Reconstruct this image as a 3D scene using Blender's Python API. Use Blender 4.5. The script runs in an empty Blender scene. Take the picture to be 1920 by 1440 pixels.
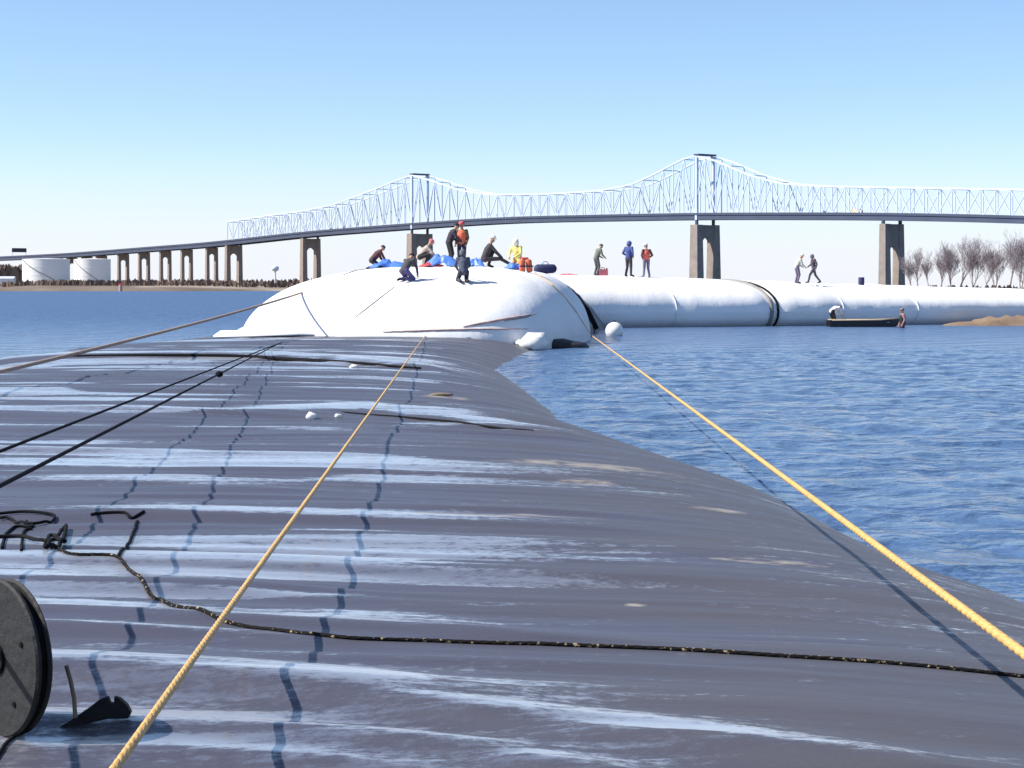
import bpy, bmesh, math, random
import numpy as np
from mathutils import Vector, Matrix, Euler
random.seed(7); rng = np.random.default_rng(7)
R = math.radians
scn = bpy.context.scene
col = scn.collection

# ------------------------------------------------------------------ camera
CAMH, F, CX, HY = 2.1, 3600.0, 960.0, 541.0     # metres; focal length, centre column and horizon row in photo pixels
cam = bpy.data.cameras.new('camera'); camo = bpy.data.objects.new('camera', cam); col.objects.link(camo)
camo.location = (0, 0, CAMH); camo.rotation_euler = (R(90), 0, 0)
cam.sensor_width = 36; cam.lens = 36*F/1920; cam.shift_y = -(720-HY)/1920
cam.clip_start = 0.2; cam.clip_end = 60000
scn.camera = camo
# ------------------------------------------------------------------ sky, sun, exposure
SUN_AZ, SUN_EL = -97.0, 45.0                      # azimuth from straight ahead, minus = left
w = bpy.data.worlds.new('World'); scn.world = w; w.use_nodes = True
nt = w.node_tree; nt.nodes.clear()
sky = nt.nodes.new('ShaderNodeTexSky'); sky.sky_type = 'NISHITA'; sky.sun_disc = False
sky.sun_elevation = R(SUN_EL); sky.sun_rotation = R(SUN_AZ % 360)
sky.air_density = 0.7; sky.dust_density = 0.3; sky.ozone_density = 3.0; sky.altitude = 0
# pale haze low along the whole horizon, mixed over the clear sky
geo = nt.nodes.new('ShaderNodeTexCoord'); sepw = nt.nodes.new('ShaderNodeSeparateXYZ'); nt.links.new(geo.outputs['Generated'], sepw.inputs[0])
hz = nt.nodes.new('ShaderNodeMapRange'); hz.interpolation_type = 'SMOOTHERSTEP'; nt.links.new(sepw.outputs[2], hz.inputs[0])
for i_, v_ in enumerate((-.02, .10, .95, 0.)): hz.inputs[i_+1].default_value = v_
hsv = nt.nodes.new('ShaderNodeMix'); hsv.data_type = 'RGBA'; nt.links.new(hz.outputs[0], hsv.inputs[0]); hsv.inputs[7].default_value = (4.95, 5.05, 5.5, 1)
bg = nt.nodes.new('ShaderNodeBackground'); bg.inputs['Strength'].default_value = 0.125
out = nt.nodes.new('ShaderNodeOutputWorld')
nt.links.new(sky.outputs[0], hsv.inputs[6]); nt.links.new(hsv.outputs[2], bg.inputs['Color']); nt.links.new(bg.outputs[0], out.inputs[0])
sl = bpy.data.lights.new('sun', 'SUN'); sl.energy = 5.0; sl.angle = R(0.53); sl.color = (1, 0.95, 0.88)
so = bpy.data.objects.new('sun', sl); col.objects.link(so)
sv = Vector((math.sin(R(SUN_AZ))*math.cos(R(SUN_EL)), math.cos(R(SUN_AZ))*math.cos(R(SUN_EL)), math.sin(R(SUN_EL))))
so.rotation_euler = sv.to_track_quat('Z', 'Y').to_euler()
scn.view_settings.view_transform = 'Standard'; scn.view_settings.look = 'None'
scn.view_settings.gamma = 1; scn.view_settings.exposure = 0.55; scn.view_settings.use_curve_mapping = False

# ------------------------------------------------------------------ helpers
def at(x, y, d): return Vector(((x-CX)/F*d, d, CAMH-(y-HY)/F*d))     # photo pixel at a known distance
def flat(x, y, z=0.0): return at(x, y, (CAMH-z)*F/(y-HY))            # photo pixel on a level surface

def tag(o, label=None, cat=None, group=None, kind=None):
    if label: o['label'] = label
    if cat: o['category'] = cat
    if group: o['group'] = group
    if kind: o['kind'] = kind
    return o
def empty(name, loc=(0, 0, 0), rz=0, **k):
    o = bpy.data.objects.new(name, None); col.objects.link(o); o.location = loc; o.rotation_euler = (0, 0, rz)
    return tag(o, **k)
class MB:
    def __init__(s): s.v, s.f, s.m = [], [], []
    def add(s, vs, fs, mi=0):
        b = len(s.v); s.v += [tuple(v) for v in vs]; s.f += [tuple(i+b for i in f) for f in fs]; s.m += [mi]*len(fs); return s
    def box(s, c, d, rot=None, mi=0, taper=1.0):
        M = rot or Matrix.Identity(3); c = Vector(c)
        vs = []
        for z in (-.5, .5):
            t = taper if z > 0 else 1
            for x, y in ((-.5, -.5), (.5, -.5), (.5, .5), (-.5, .5)): vs.append(c + M @ Vector((x*d[0]*t, y*d[1]*t, z*d[2])))
        return s.add(vs, [(3, 2, 1, 0), (4, 5, 6, 7), (0, 1, 5, 4), (1, 2, 6, 5), (2, 3, 7, 6), (3, 0, 4, 7)], mi)
    def beam(s, a, b, w_, h_, mi=0):
        a, b = Vector(a), Vector(b); t = (b-a); L = t.length; t.normalize()
        up = Vector((0, 0, 1)) if abs(t.z) < .95 else Vector((0.612, -.791, 0))
        sx = t.cross(up).normalized(); sz = sx.cross(t)
        M = Matrix((sx, t, sz)).transposed()
        return s.box((a+b)/2, (w_, L, h_), M, mi)
    def tube(s, pts, rad, n=8, mi=0, caps=True, ref=(0, 0, 1)):
        pts = [Vector(p) for p in pts]; k = len(pts)
        rr = rad if hasattr(rad, '__len__') else [rad]*k
        vs = []; prev = None
        for i in range(k):
            t = (pts[min(i+1, k-1)]-pts[max(i-1, 0)]);
            if t.length < 1e-9: t = Vector((0, 0, 1))
            t.normalize()
            if prev is None:
                r_ = Vector(ref) if abs(t.dot(Vector(ref))) < .95 else Vector((1, 0, 0))
                prev = (r_ - t*r_.dot(t)).normalized()
            else:
                prev = prev - t*prev.dot(t)
                prev = prev.normalized() if prev.length > 1e-6 else t.orthogonal().normalized()
            b = t.cross(prev)
            for j in range(n):
                a = 2*math.pi*j/n; vs.append(pts[i]+(prev*math.cos(a)+b*math.sin(a))*rr[i])
        fs = [(i*n+j, i*n+(j+1) % n, (i+1)*n+(j+1) % n, (i+1)*n+j) for i in range(k-1) for j in range(n)]
        if caps: fs += [tuple(reversed(range(n))), tuple((k-1)*n+j for j in range(n))]
        return s.add(vs, fs, mi)
    def lathe(s, prof, n=24, c=(0, 0, 0), M=None, mi=0):
        M = M or Matrix.Identity(3); c = Vector(c); k = len(prof); vs = []
        for (r, z) in prof:
            for j in range(n):
                a = 2*math.pi*j/n; vs.append(c+M @ Vector((r*math.cos(a), r*math.sin(a), z)))
        fs = [(i*n+j, i*n+(j+1) % n, (i+1)*n+(j+1) % n, (i+1)*n+j) for i in range(k-1) for j in range(n)]
        fs += [tuple(reversed(range(n))), tuple((k-1)*n+j for j in range(n))]
        return s.add(vs, fs, mi)
    def build(s, name, mats, parent=None, smooth=False, **k):
        me = bpy.data.meshes.new(name); me.from_pydata(s.v, [], s.f)
        for m_ in (mats if isinstance(mats, (list, tuple)) else [mats]): me.materials.append(m_)
        me.polygons.foreach_set('material_index', s.m); me.polygons.foreach_set('use_smooth', [smooth]*len(s.f)); me.update()
        o = bpy.data.objects.new(name, me); col.objects.link(o); o.parent = parent
        return tag(o, **k)
def grid_obj(name, V, nr, nc, mat, parent=None, smooth=True, **k):
    """V: (nr*nc,3) array -> a sheet of quads"""
    idx = np.arange(nr*nc).reshape(nr, nc)
    q = np.stack([idx[:-1, :-1], idx[:-1, 1:], idx[1:, 1:], idx[1:, :-1]], -1).reshape(-1, 4)
    me = bpy.data.meshes.new(name)
    me.vertices.add(len(V)); me.vertices.foreach_set('co', V.astype(np.float32).ravel())
    me.loops.add(q.size); me.loops.foreach_set('vertex_index', q.ravel().astype(np.int32))
    me.polygons.add(len(q)); me.polygons.foreach_set('loop_start', (np.arange(len(q))*4).astype(np.int32))
    me.polygons.foreach_set('use_smooth', [smooth]*len(q))
    me.update(calc_edges=True); me.validate(); me.materials.append(mat)
    o = bpy.data.objects.new(name, me); col.objects.link(o); o.parent = parent
    return tag(o, **k)
# value noise in numpy
_lat = np.random.default_rng(3).random((256, 256))
def vnoise(x, y):
    xi = np.floor(x).astype(int); yi = np.floor(y).astype(int); fx = x-xi; fy = y-yi
    fx = fx*fx*fx*(fx*(fx*6-15)+10); fy = fy*fy*fy*(fy*(fy*6-15)+10)
    g = lambda a, b: _lat[a % 256, b % 256]
    return ((g(xi, yi)*(1-fx)+g(xi+1, yi)*fx)*(1-fy)+(g(xi, yi+1)*(1-fx)+g(xi+1, yi+1)*fx)*fy)*2-1
def sstep(a, b, x):
    t = np.clip((x-a)/(b-a), 0, 1); return t*t*(3-2*t)

# ------------------------------------------------------------------ materials
def mat(name, c=(.5, .5, .5), rough=.6, metal=0., var=.12, scale=3., bump=0., bscale=40., ior=1.5, spec=None):
    m = bpy.data.materials.new(name); m.use_nodes = True; t = m.node_tree; p = t.nodes['Principled BSDF']
    p.inputs['Roughness'].default_value = rough; p.inputs['Metallic'].default_value = metal; p.inputs['IOR'].default_value = ior
    if spec is not None: p.inputs['Specular IOR Level'].default_value = spec
    tc = t.nodes.new('ShaderNodeTexCoord'); n = t.nodes.new('ShaderNodeTexNoise'); n.inputs['Scale'].default_value = scale; n.inputs['Detail'].default_value = 6
    t.links.new(tc.outputs['Object'], n.inputs['Vector'])
    cr = t.nodes.new('ShaderNodeValToRGB'); cr.color_ramp.elements[0].position = .3; cr.color_ramp.elements[1].position = .7
    cr.color_ramp.elements[0].color = [max(0, v*(1-var)) for v in c]+[1]; cr.color_ramp.elements[1].color = [min(1, v*(1+var)) for v in c]+[1]
    t.links.new(n.outputs['Fac'], cr.inputs['Fac']); t.links.new(cr.outputs[0], p.inputs['Base Color'])
    if bump:
        n2 = t.nodes.new('ShaderNodeTexNoise'); n2.inputs['Scale'].default_value = bscale; n2.inputs['Detail'].default_value = 4
        t.links.new(tc.outputs['Object'], n2.inputs['Vector'])
        b = t.nodes.new('ShaderNodeBump'); b.inputs['Strength'].default_value = bump; b.inputs['Distance'].default_value = .02
        t.links.new(n2.outputs['Fac'], b.inputs['Height']); t.links.new(b.outputs[0], p.inputs['Normal'])
    return m
class NT:
    """small node helper"""
    def __init__(s, m): s.t = m.node_tree; s.p = s.t.nodes['Principled BSDF']
    def n(s, ty, **k):
        o = s.t.nodes.new(ty)
        for a, b in k.items():
            if hasattr(o, a) and a not in ('Scale',): setattr(o, a, b)
            else: o.inputs[a].default_value = b
        return o
    def l(s, a, b): s.t.links.new(a, b)
    def math(s, op, a, b=None, c=None, clamp=False):
        o = s.t.nodes.new('ShaderNodeMath'); o.operation = op; o.use_clamp = clamp
        for i, v in enumerate((a, b, c)):
            if v is None: continue
            if isinstance(v, (int, float)): o.inputs[i].default_value = v
            else: s.l(v, o.inputs[i])
        return o.outputs[0]
    def mapr(s, v, a, b, c=0., d=1.):
        o = s.t.nodes.new('ShaderNodeMapRange'); o.interpolation_type = 'SMOOTHSTEP'; s.l(v, o.inputs[0])
        for i, q in enumerate((a, b, c, d)): o.inputs[i+1].default_value = q
        return o.outputs[0]
    def noise(s, vec, scale, detail=4, sc=(1, 1, 1), loc=(0, 0, 0), rough=.5):
        mp = s.t.nodes.new('ShaderNodeMapping'); mp.inputs['Scale'].default_value = sc; mp.inputs['Location'].default_value = loc
        s.l(vec, mp.inputs['Vector']); o = s.t.nodes.new('ShaderNodeTexNoise'); o.inputs['Scale'].default_value = scale
        o.inputs['Detail'].default_value = detail; o.inputs['Roughness'].default_value = rough
        s.l(mp.outputs[0], o.inputs['Vector']); return o.outputs['Fac']
    def mix(s, f, a, b):
        o = s.t.nodes.new('ShaderNodeMix'); o.data_type = 'RGBA'
        if isinstance(f, float): o.inputs[0].default_value = f
        else: s.l(f, o.inputs[0])
        for v, i in ((a, 6), (b, 7)):
            if isinstance(v, tuple): o.inputs[i].default_value = (*v, 1)
            else: s.l(v, o.inputs[i])
        return o.outputs[2]
    def mixf(s, f, a, b):
        o = s.t.nodes.new('ShaderNodeMix'); s.l(f, o.inputs[0])
        for v, i in ((a, 2), (b, 3)):
            if isinstance(v, (float, int)): o.inputs[i].default_value = v
            else: s.l(v, o.inputs[i])
        return o.outputs[0]
def blank(name):
    m = bpy.data.materials.new(name); m.use_nodes = True; return m, NT(m)

def water_mat():
    m, g = blank('river_water'); tc = g.n('ShaderNodeTexCoord').outputs['Object']
    g.p.inputs['Base Color'].default_value = (.062, .118, .225, 1); g.p.inputs['IOR'].default_value = 1.33
    sp_ = g.n('ShaderNodeSeparateXYZ'); g.l(tc, sp_.inputs[0]); g.l(g.mapr(sp_.outputs[1], 30, 160, .12, .42), g.p.inputs['Roughness'])   # unresolved chop far out
    a = g.noise(tc, 2.4, 3, (1, .9, 1)); b = g.noise(tc, .6, 3, (.9, 1, 1)); c = g.noise(tc, 8., 3)
    h = g.math('ADD', g.math('MULTIPLY', a, .16), g.math('ADD', g.math('MULTIPLY', b, .62), g.math('MULTIPLY', c, .035)))
    bp = g.n('ShaderNodeBump'); bp.inputs['Strength'].default_value = 1.; bp.inputs['Distance'].default_value = 1.0
    g.l(h, bp.inputs['Height']); g.l(bp.outputs[0], g.p.inputs['Normal'])
    return m
def sheet_mat():
    m, g = blank('black_woven_geotextile'); tc = g.n('ShaderNodeTexCoord').outputs['Object']
    sep = g.n('ShaderNodeSeparateXYZ'); g.l(tc, sep.inputs[0]); X, Y = sep.outputs[0], sep.outputs[1]
    # dried mud film: grows towards the right flank of the tube
    side = g.mapr(g.math('ADD', X, g.math('MULTIPLY', Y, .035)), -1.2, 1.9)
    n1 = g.noise(tc, 1., 5, (.25, 1.6, 1)); n2 = g.noise(tc, 3.5, 6, (.3, 2.2, 1)); n3 = g.noise(tc, 30., 3)
    dust = g.math('MULTIPLY', side, g.mapr(n1, .25, .75))
    dust = g.math('ADD', dust, g.math('MULTIPLY', g.mapr(n2, .52, .75), .35), clamp=True)
    base = g.mix(dust, (.052, .052, .076), (.068, .066, .076))
    # pale sand smears with a shape of their own
    stain = None
    for (px, py, lx, ly) in ((1440, 1054, .42, .10), (1130, 875, .95, .35), (1010, 868, .5, .2), (835, 745, .5, .35), (1190, 1135, .07, .06), (1340, 955, .3, .22), (1100, 905, .3, .18), (905, 965, .9, .22)):
        c = SH(px, py)
        ex = g.math('POWER', g.math('DIVIDE', g.math('SUBTRACT', X, c.x), lx), 2.); ey = g.math('POWER', g.math('DIVIDE', g.math('SUBTRACT', Y, c.y), ly), 2.)
        r = g.math('SUBTRACT', 1.15, g.math('ADD', ex, ey))
        stain = r if stain is None else g.math('MAXIMUM', stain, r)
    ns = g.noise(tc, 7., 6, (.5, 1.4, 1), rough=.65)
    sm = g.mapr(g.math('ADD', stain, g.math('MULTIPLY', g.math('SUBTRACT', ns, .5), 5.)), .35, 1.5)
    base = g.mix(g.math('MULTIPLY', sm, .75), base, (.36, .31, .25))
    g.l(base, g.p.inputs['Base Color'])
    # glare streaks across the tube, laid in as extra sheen and coat (vertex attribute, edges broken up here)
    at_ = g.n('ShaderNodeAttribute'); at_.attribute_name = 'glare'
    st2 = g.noise(tc, 1., 6, (1.2, 9., 1), (1.3, 6.7, 0), rough=.6)
    st3 = g.noise(tc, 16., 6, (.8, 1.5, 1), rough=.78)
    glare = g.mapr(g.math('ADD', at_.outputs['Fac'], g.math('ADD', g.math('MULTIPLY', g.math('SUBTRACT', st2, .5), 2.2), g.math('MULTIPLY', g.math('SUBTRACT', st3, .5), 2.6))), .34, 1.05)
    glare = g.math('MULTIPLY', glare, g.math('SUBTRACT', 1., sm))
    g.l(g.mixf(glare, g.mixf(dust, .46, .62), .36), g.p.inputs['Roughness'])
    g.l(g.mixf(glare, g.mixf(dust, .10, .04), 1.), g.p.inputs['Sheen Weight']); g.p.inputs['Sheen Roughness'].default_value = .4; g.p.inputs['Sheen Tint'].default_value = (1, .97, .93, 1)
    g.p.inputs['IOR'].default_value = 1.5
    g.l(g.math('MULTIPLY', glare, 1.), g.p.inputs['Coat Weight']); g.p.inputs['Coat Roughness'].default_value = .16; g.p.inputs['Coat IOR'].default_value = 2.3
    # weave and crinkle relief
    wv = g.n('ShaderNodeTexWave'); wv.inputs['Scale'].default_value = 55; wv.bands_direction = 'X'; g.l(tc, wv.inputs['Vector'])
    cr = g.noise(tc, 9., 6, (.35, 1.6, 1)); cr2 = g.noise(tc, 42., 4, (.7, 1.2, 1))
    h = g.math('ADD', g.math('MULTIPLY', cr, .009), g.math('ADD', g.math('MULTIPLY', cr2, .0042), g.math('MULTIPLY', wv.outputs['Fac'], .0006)))
    bp = g.n('ShaderNodeBump'); bp.inputs['Strength'].default_value = .55; bp.inputs['Distance'].default_value = 1.
    g.l(h, bp.inputs['Height']); g.l(bp.outputs[0], g.p.inputs['Normal'])
    return m
def white_mat():
    m, g = blank('white_geotextile'); tc = g.n('ShaderNodeTexCoord').outputs['Object']
    n1 = g.noise(tc, .35, 5); n2 = g.noise(tc, 2.2, 6)
    c = g.mix(g.mapr(n1, .35, .75), (.80, .79, .775), (.86, .855, .84)); c = g.mix(g.math('MULTIPLY', g.mapr(n2, .58, .8), .35), c, (.62, .57, .5))
    g.l(c, g.p.inputs['Base Color']); g.p.inputs['Roughness'].default_value = .75
    w1 = g.noise(tc, 1.2, 5, (1, .6, .5)); w2 = g.noise(tc, 7., 4)
    h = g.math('ADD', g.math('MULTIPLY', w1, .06), g.math('MULTIPLY', w2, .006))
    bp = g.n('ShaderNodeBump'); bp.inputs['Strength'].default_value = .7; bp.inputs['Distance'].default_value = 1.; g.l(h, bp.inputs['Height']); g.l(bp.outputs[0], g.p.inputs['Normal'])
    return m
def flecked_mat():
    m, g = blank('tan_flecked_black_rope'); tc = g.n('ShaderNodeTexCoord').outputs['Object']
    g.l(g.mix(g.mapr(g.noise(tc, 45., 3), .60, .66), (.009, .008, .008), (.34, .26, .15)), g.p.inputs['Base Color']); g.p.inputs['Roughness'].default_value = .9; g.p.inputs['Specular IOR Level'].default_value = .15
    return m
def land_mat():
    m, g = blank('far_bank_ground'); tc = g.n('ShaderNodeTexCoord').outputs['Object']
    n1 = g.noise(tc, .02, 6); n2 = g.noise(tc, .006, 4)
    c = g.mix(g.mapr(n1, .35, .65), (.13, .09, .065), (.2, .155, .115)); c = g.mix(g.mapr(n2, .52, .62), c, (.30, .25, .19))
    g.l(c, g.p.inputs['Base Color']); g.p.inputs['Roughness'].default_value = .9
    return m

# ------------------------------------------------------------------ height fields: black sheet, white tubes
_re = [flat(x, y) for x, y in ((1000, 655), (925, 692), (985, 732), (1050, 790), (1200, 842), (1430, 922), (1700, 1062), (1920, 1132))]
_rd = np.array([-2, 6]+[p.y for p in reversed(_re)]+[72]); _rx = np.array([4.4, 4.1]+[p.x for p in reversed(_re)]+[1.2])
_le = [(3, -9.5), (20, -12.5), (45, -13.2), (50, -13.6), (58, -13.8), (66, -12.4), (72, -11.5)]
_ld = np.array([a for a, b in _le]); _lx = np.array([b for a, b in _le])
def edge_r(d): return np.interp(d, _rd, _rx)
def edge_l(d): return np.interp(d, _ld, _lx)
RIDGES = []      # (X array, d array, height, width before, width behind)
def Hsheet(X, d):
    X = np.asarray(X, float); d = np.asarray(d, float)
    eR = edge_r(d)-X; eL = X-edge_l(d)
    f = lambda e, k: np.where(e > 0, 1-np.exp(-np.maximum(e, 0)/k), e/k)
    b = .50*np.minimum(f(eR, 1.1), 1)*np.minimum(f(eL, 1.2), 1)
    b = np.where((eR < 0) | (eL < 0), .42*np.minimum(eR, eL), b)
    dd = d+.10*X+.12*vnoise(X*.5+9, d*.3)
    r = .035*vnoise(X*.16+40, dd*.5)+.022*vnoise(X*.22+7, dd*1.7)+.017*vnoise(X*.4+70, dd*4.6)+.005*vnoise(X*.8+33, dd*11)
    m = sstep(0, 1.6, eR)*sstep(0, 1.2, eL)*(.35+.65*sstep(2.6, -.3, X+.035*d-.6))
    r = r*m
    for (xs, ds, h, wa, wb) in RIDGES:
        q = d-np.interp(X, xs, ds); ends = sstep(xs[0]-1.2, xs[0]+.2, X)*(1-sstep(xs[-1]-.4, xs[-1]+1.0, X))
        r = r+h*ends*np.where(q < 0, np.exp(-(q/wa)**2), np.exp(-(q/wb)**2))
    return b+r
def march(fn, x, y, d0, d1, n=3000):
    """first hit of the ray through photo pixel (x, y) with a height field; the crest if it passes above"""
    d = np.geomspace(d0, d1, n); X = (x-CX)/F*d; h = fn(X, d); z = CAMH-(y-HY)/F*d
    hit = np.where(h >= z)[0]
    if len(hit): i = hit[0]
    else: i = int(np.argmax((h-CAMH)/d))
    return Vector((X[i], d[i], h[i]))
def SH(x, y): return march(Hsheet, x, y, 4, 66)
for px, h, wa, wb in (([(-200, 668), (130, 670), (480, 672), (820, 688)], .13, .5, 2.6),
                      ([(-100, 778), (300, 782), (680, 768), (1050, 796)], .05, .5, 1.8),
                      ([(-300, 900), (300, 905), (520, 912)], .025, .2, .7),
                      ([(300, 962), (560, 968), (1050, 978)], .022, .2, .5),
                      ([(-300, 1088), (60, 1088), (440, 1096)], .05, .16, .42),
                      ([(-300, 1140), (130, 1142), (420, 1160), (760, 1172), (1000, 1190)], .05, .14, .42),
                      ([(-300, 1178), (130, 1180), (420, 1200), (560, 1206)], .022, .1, .26),
                      ([(-300, 1268), (130, 1272), (420, 1290), (700, 1318), (1100, 1372), (1500, 1412), (1800, 1440)], .075, .2, .46),
                      ([(-300, 1350), (130, 1356), (420, 1366), (700, 1390), (900, 1420), (1200, 1470)], .05, .15, .3),
                      ([(-300, 1405), (300, 1405), (640, 1430), (900, 1470)], .025, .1, .2)):
    P = [flat(x, y, .5) for x, y in px]; RIDGES.append((np.array([p.x for p in P]), np.array([p.y for p in P]), h, wa, wb))
def glare_streaks(X, d):
    """0..1: bands where glare is put into the surface sheen across the sheet, mostly left of its dusty right flank"""
    dd = d+.10*X
    n = .55*vnoise(X*.10+3, dd*.9+5)+.45*vnoise(X*.35+60, dd*3.6)
    left = 1-sstep(-.6, 1.6, X+.05*d-.25)
    wv = sstep(.26, .46, n+.20*left)*(.25+.75*left)
    near = (1-sstep(7.4, 8.6, dd+.22*X))*(1-sstep(.2, 1.5, X))
    wv = np.maximum(wv, near*(.42+.22*vnoise(X*1.3+5, dd*2.2)))
    for (xs, ds_, h, wa, wb) in RIDGES:
        q = (d-np.interp(X, xs, ds_))/wb; ends = sstep(xs[0]-1.2, xs[0]+.2, X)*(1-sstep(xs[-1]-1.0, xs[-1]+.6, X))
        wv = np.maximum(wv, ends*sstep(-.12, .1, q)*(1-sstep(.75, 1.35, q+.35*vnoise(X*1.1+h*90, d*2.)))*sstep(-.9, -.1, vnoise(X*.7+h*200, dd*1.2)+.35))
    return wv
# white bag (rounded tube end facing the sheet)
AX, AY, AA, AB, AZ = -3.5, 76.5, 6.5, 12.2, 2.98
def HA(X, Y):
    t = (X-AX-.10*(Y-AY))/AA; u = np.abs(t); v = np.abs((Y-AY)/AB); ro = np.minimum(u**np.where(t > 0, 5.0, 2.2)+v**2.3, 1)
    z = AZ*(1-ro)**.46
    z = z+(.05*vnoise(X*.5, Y*.3)+.03*vnoise(X*1.3, Y*.9))*(1-ro)**.5
    return np.where(ro >= 1, -.3, z)
# long white tube: centre line and crest heights
BP = np.array([(-5, 102.5), (2, 107), (8, 109.5), (17, 114), (26, 118.5), (40, 127), (58, 138), (90, 158)], float)
def bcurve():
    s = np.r_[0, np.cumsum(np.hypot(*np.diff(BP, axis=0).T))]; t = np.arange(0, s[-1], .4)
    x = np.interp(t, s, BP[:, 0]); y = np.interp(t, s, BP[:, 1])
    k = np.ones(21)/21; pad = lambda a: np.convolve(np.r_[np.full(10, a[0])+(np.arange(-10, 0))*(a[1]-a[0]), a, np.full(10, a[-1])+np.arange(1, 11)*(a[-1]-a[-2])], k, 'valid')
    return t, pad(x), pad(y)
BS, BX, BY = bcurve(); BW = 5.3
BZ = np.interp(BX, [-12, 5.5, 12.5, 18.5, 26, 35, 50, 90], [2.85, 2.84, 2.62, 2.42, 2.22, 2.02, 1.9, 1.8])
STRAPS = [(7.0, .03), (12.35, .07), (16.6, .03), (21.2, .02), (30, .03)]
_pin = np.ones_like(BX)
for sx, a in STRAPS: _pin -= a*np.exp(-((BX-sx)/.55)**2)
_pin += .012*vnoise(BS*.35, BS*0)+.006*vnoise(BS*1.1, BS*0+5)
def HB(X, Y):
    X = np.atleast_1d(np.asarray(X, float)); Y = np.atleast_1d(np.asarray(Y, float))
    dist = np.hypot(X[:, None]-BX[None], Y[:, None]-BY[None]); i = dist.argmin(1); dm = dist.min(1)
    w_ = BW*_pin[i]; zt = BZ[i]*(.35+.65*_pin[i])
    u = np.minimum(dm/w_, 1); return np.where(dm > w_, -.3, .8+(zt-.8)*(1-u**2.2)**(1/2.2))

M = dict(
    white=white_mat(), water=water_mat(), land=land_mat(),
    yellow=mat('yellow_poly_rope', (.66, .39, .115), .45, var=.18, scale=30, bump=.4, bscale=150),
    oldrope=mat('weathered_manila_rope', (.42, .30, .22), .8, var=.2, scale=20),
    black=mat('black_cord', (.008, .008, .009), .9, var=.3, scale=30, spec=.15),
    flecked=flecked_mat(),
    rubber=mat('black_rubber_sheet', (.02, .02, .021), .55, var=.25, scale=8, bump=.3, bscale=30),
    reel=mat('dark_grey_reel', (.011, .011, .0107), .75, var=.25, scale=6, bump=.5, bscale=25),
    strap=mat('grey_strap', (.25, .24, .22), .8), mud=mat('mud_stained_fold', (.48, .33, .29), .9, var=.3, scale=4),
    concrete=mat('pier_concrete', (.27, .22, .185), .85, var=.15, scale=.15), steel=mat('pale_blue_steel', (.60, .68, .80), .5, var=.08, scale=.05),
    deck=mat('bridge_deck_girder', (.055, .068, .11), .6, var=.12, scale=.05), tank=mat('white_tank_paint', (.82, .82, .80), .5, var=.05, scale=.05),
    foam=mat('white_float', (.8, .79, .76), .5, var=.06, scale=3, bump=.3, bscale=8), bark=mat('grey_bark', (.27, .225, .22), .9, var=.25, scale=1.),
    twig=mat('purple_grey_twigs', (.33, .275, .29), .9, var=.2, scale=.5), scrub=mat('brown_scrub', (.17, .12, .095), .9, var=.3, scale=.05),
    sand=mat('wet_sand', (.19, .13, .085), .85, var=.3, scale=.6, bump=.5, bscale=4), hull=mat('dark_hull', (.03, .025, .03), .5), wood=mat('tan_boards', (.42, .33, .22), .8),
    bluetarp=mat('blue_tarp', (.08, .20, .62), .45, var=.2, scale=3), red=mat('red_plastic', (.55, .07, .06), .45), pink=mat('faded_red_plastic', (.50, .13, .16), .5),
    orange=mat('orange_fabric', (.72, .16, .07), .7), navy=mat('navy_fabric', (.025, .03, .09), .8), darkgrey=mat('dark_sign_panel', (.05, .055, .075), .7),
    brown=mat('brown_litter', (.2, .15, .1), .9), truckbody=mat('tan_truck_body', (.7, .5, .3), .5), glass=mat('dark_glass', (.02, .025, .03), .1))
M['sheet'] = sheet_mat()

# ------------------------------------------------------------------ river
def make_water():
    ys = [4.]
    while ys[-1] < 75: ys.append(ys[-1]+max(.04, .0036*ys[-1]))
    xs = np.arange(-3, 20.01, .085); ys = np.array(ys)
    Xg, Yg = np.meshgrid(xs, ys)
    win = sstep(-3, -2, Xg)*(1-sstep(17, 20, Xg))*sstep(4, 6, Yg)*(1-sstep(60, 75, Yg))
    z = .026*vnoise(Xg*1.3+3, Yg*1.1+.3*Xg)+.022*vnoise(Xg*2.7+11, Yg*2.2-.4*Xg)+.008*vnoise(Xg*5.1, Yg*4.6)
    z = z*win*(.35+.65*sstep(5, 20, Yg))
    n, m_ = Xg.shape; V = np.stack([Xg, Yg, z], -1).reshape(-1, 3)
    o = grid_obj('river_water', V, n, m_, M['water'], kind='structure')
    # the rest of the river out to the horizon, joined to the same sheet
    bm = bmesh.new(); bm.from_mesh(o.data)
    x0, x1, y0, y1 = xs[0], xs[-1], ys[0], ys[-1]; B = 30000
    for (a, b, c, d) in ((-B, x0, -3000, y0), (x0, x1, -3000, y0), (x1, B, -3000, y0), (-B, x0, y0, y1), (x1, B, y0, y1), (-B, x0, y1, B), (x0, x1, y1, B), (x1, B, y1, B)):
        bm.faces.new([bm.verts.new(p) for p in ((a, c, 0), (b, c, 0), (b, d, 0), (a, d, 0))])
    bm.to_mesh(o.data); bm.free()
make_water()

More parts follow.
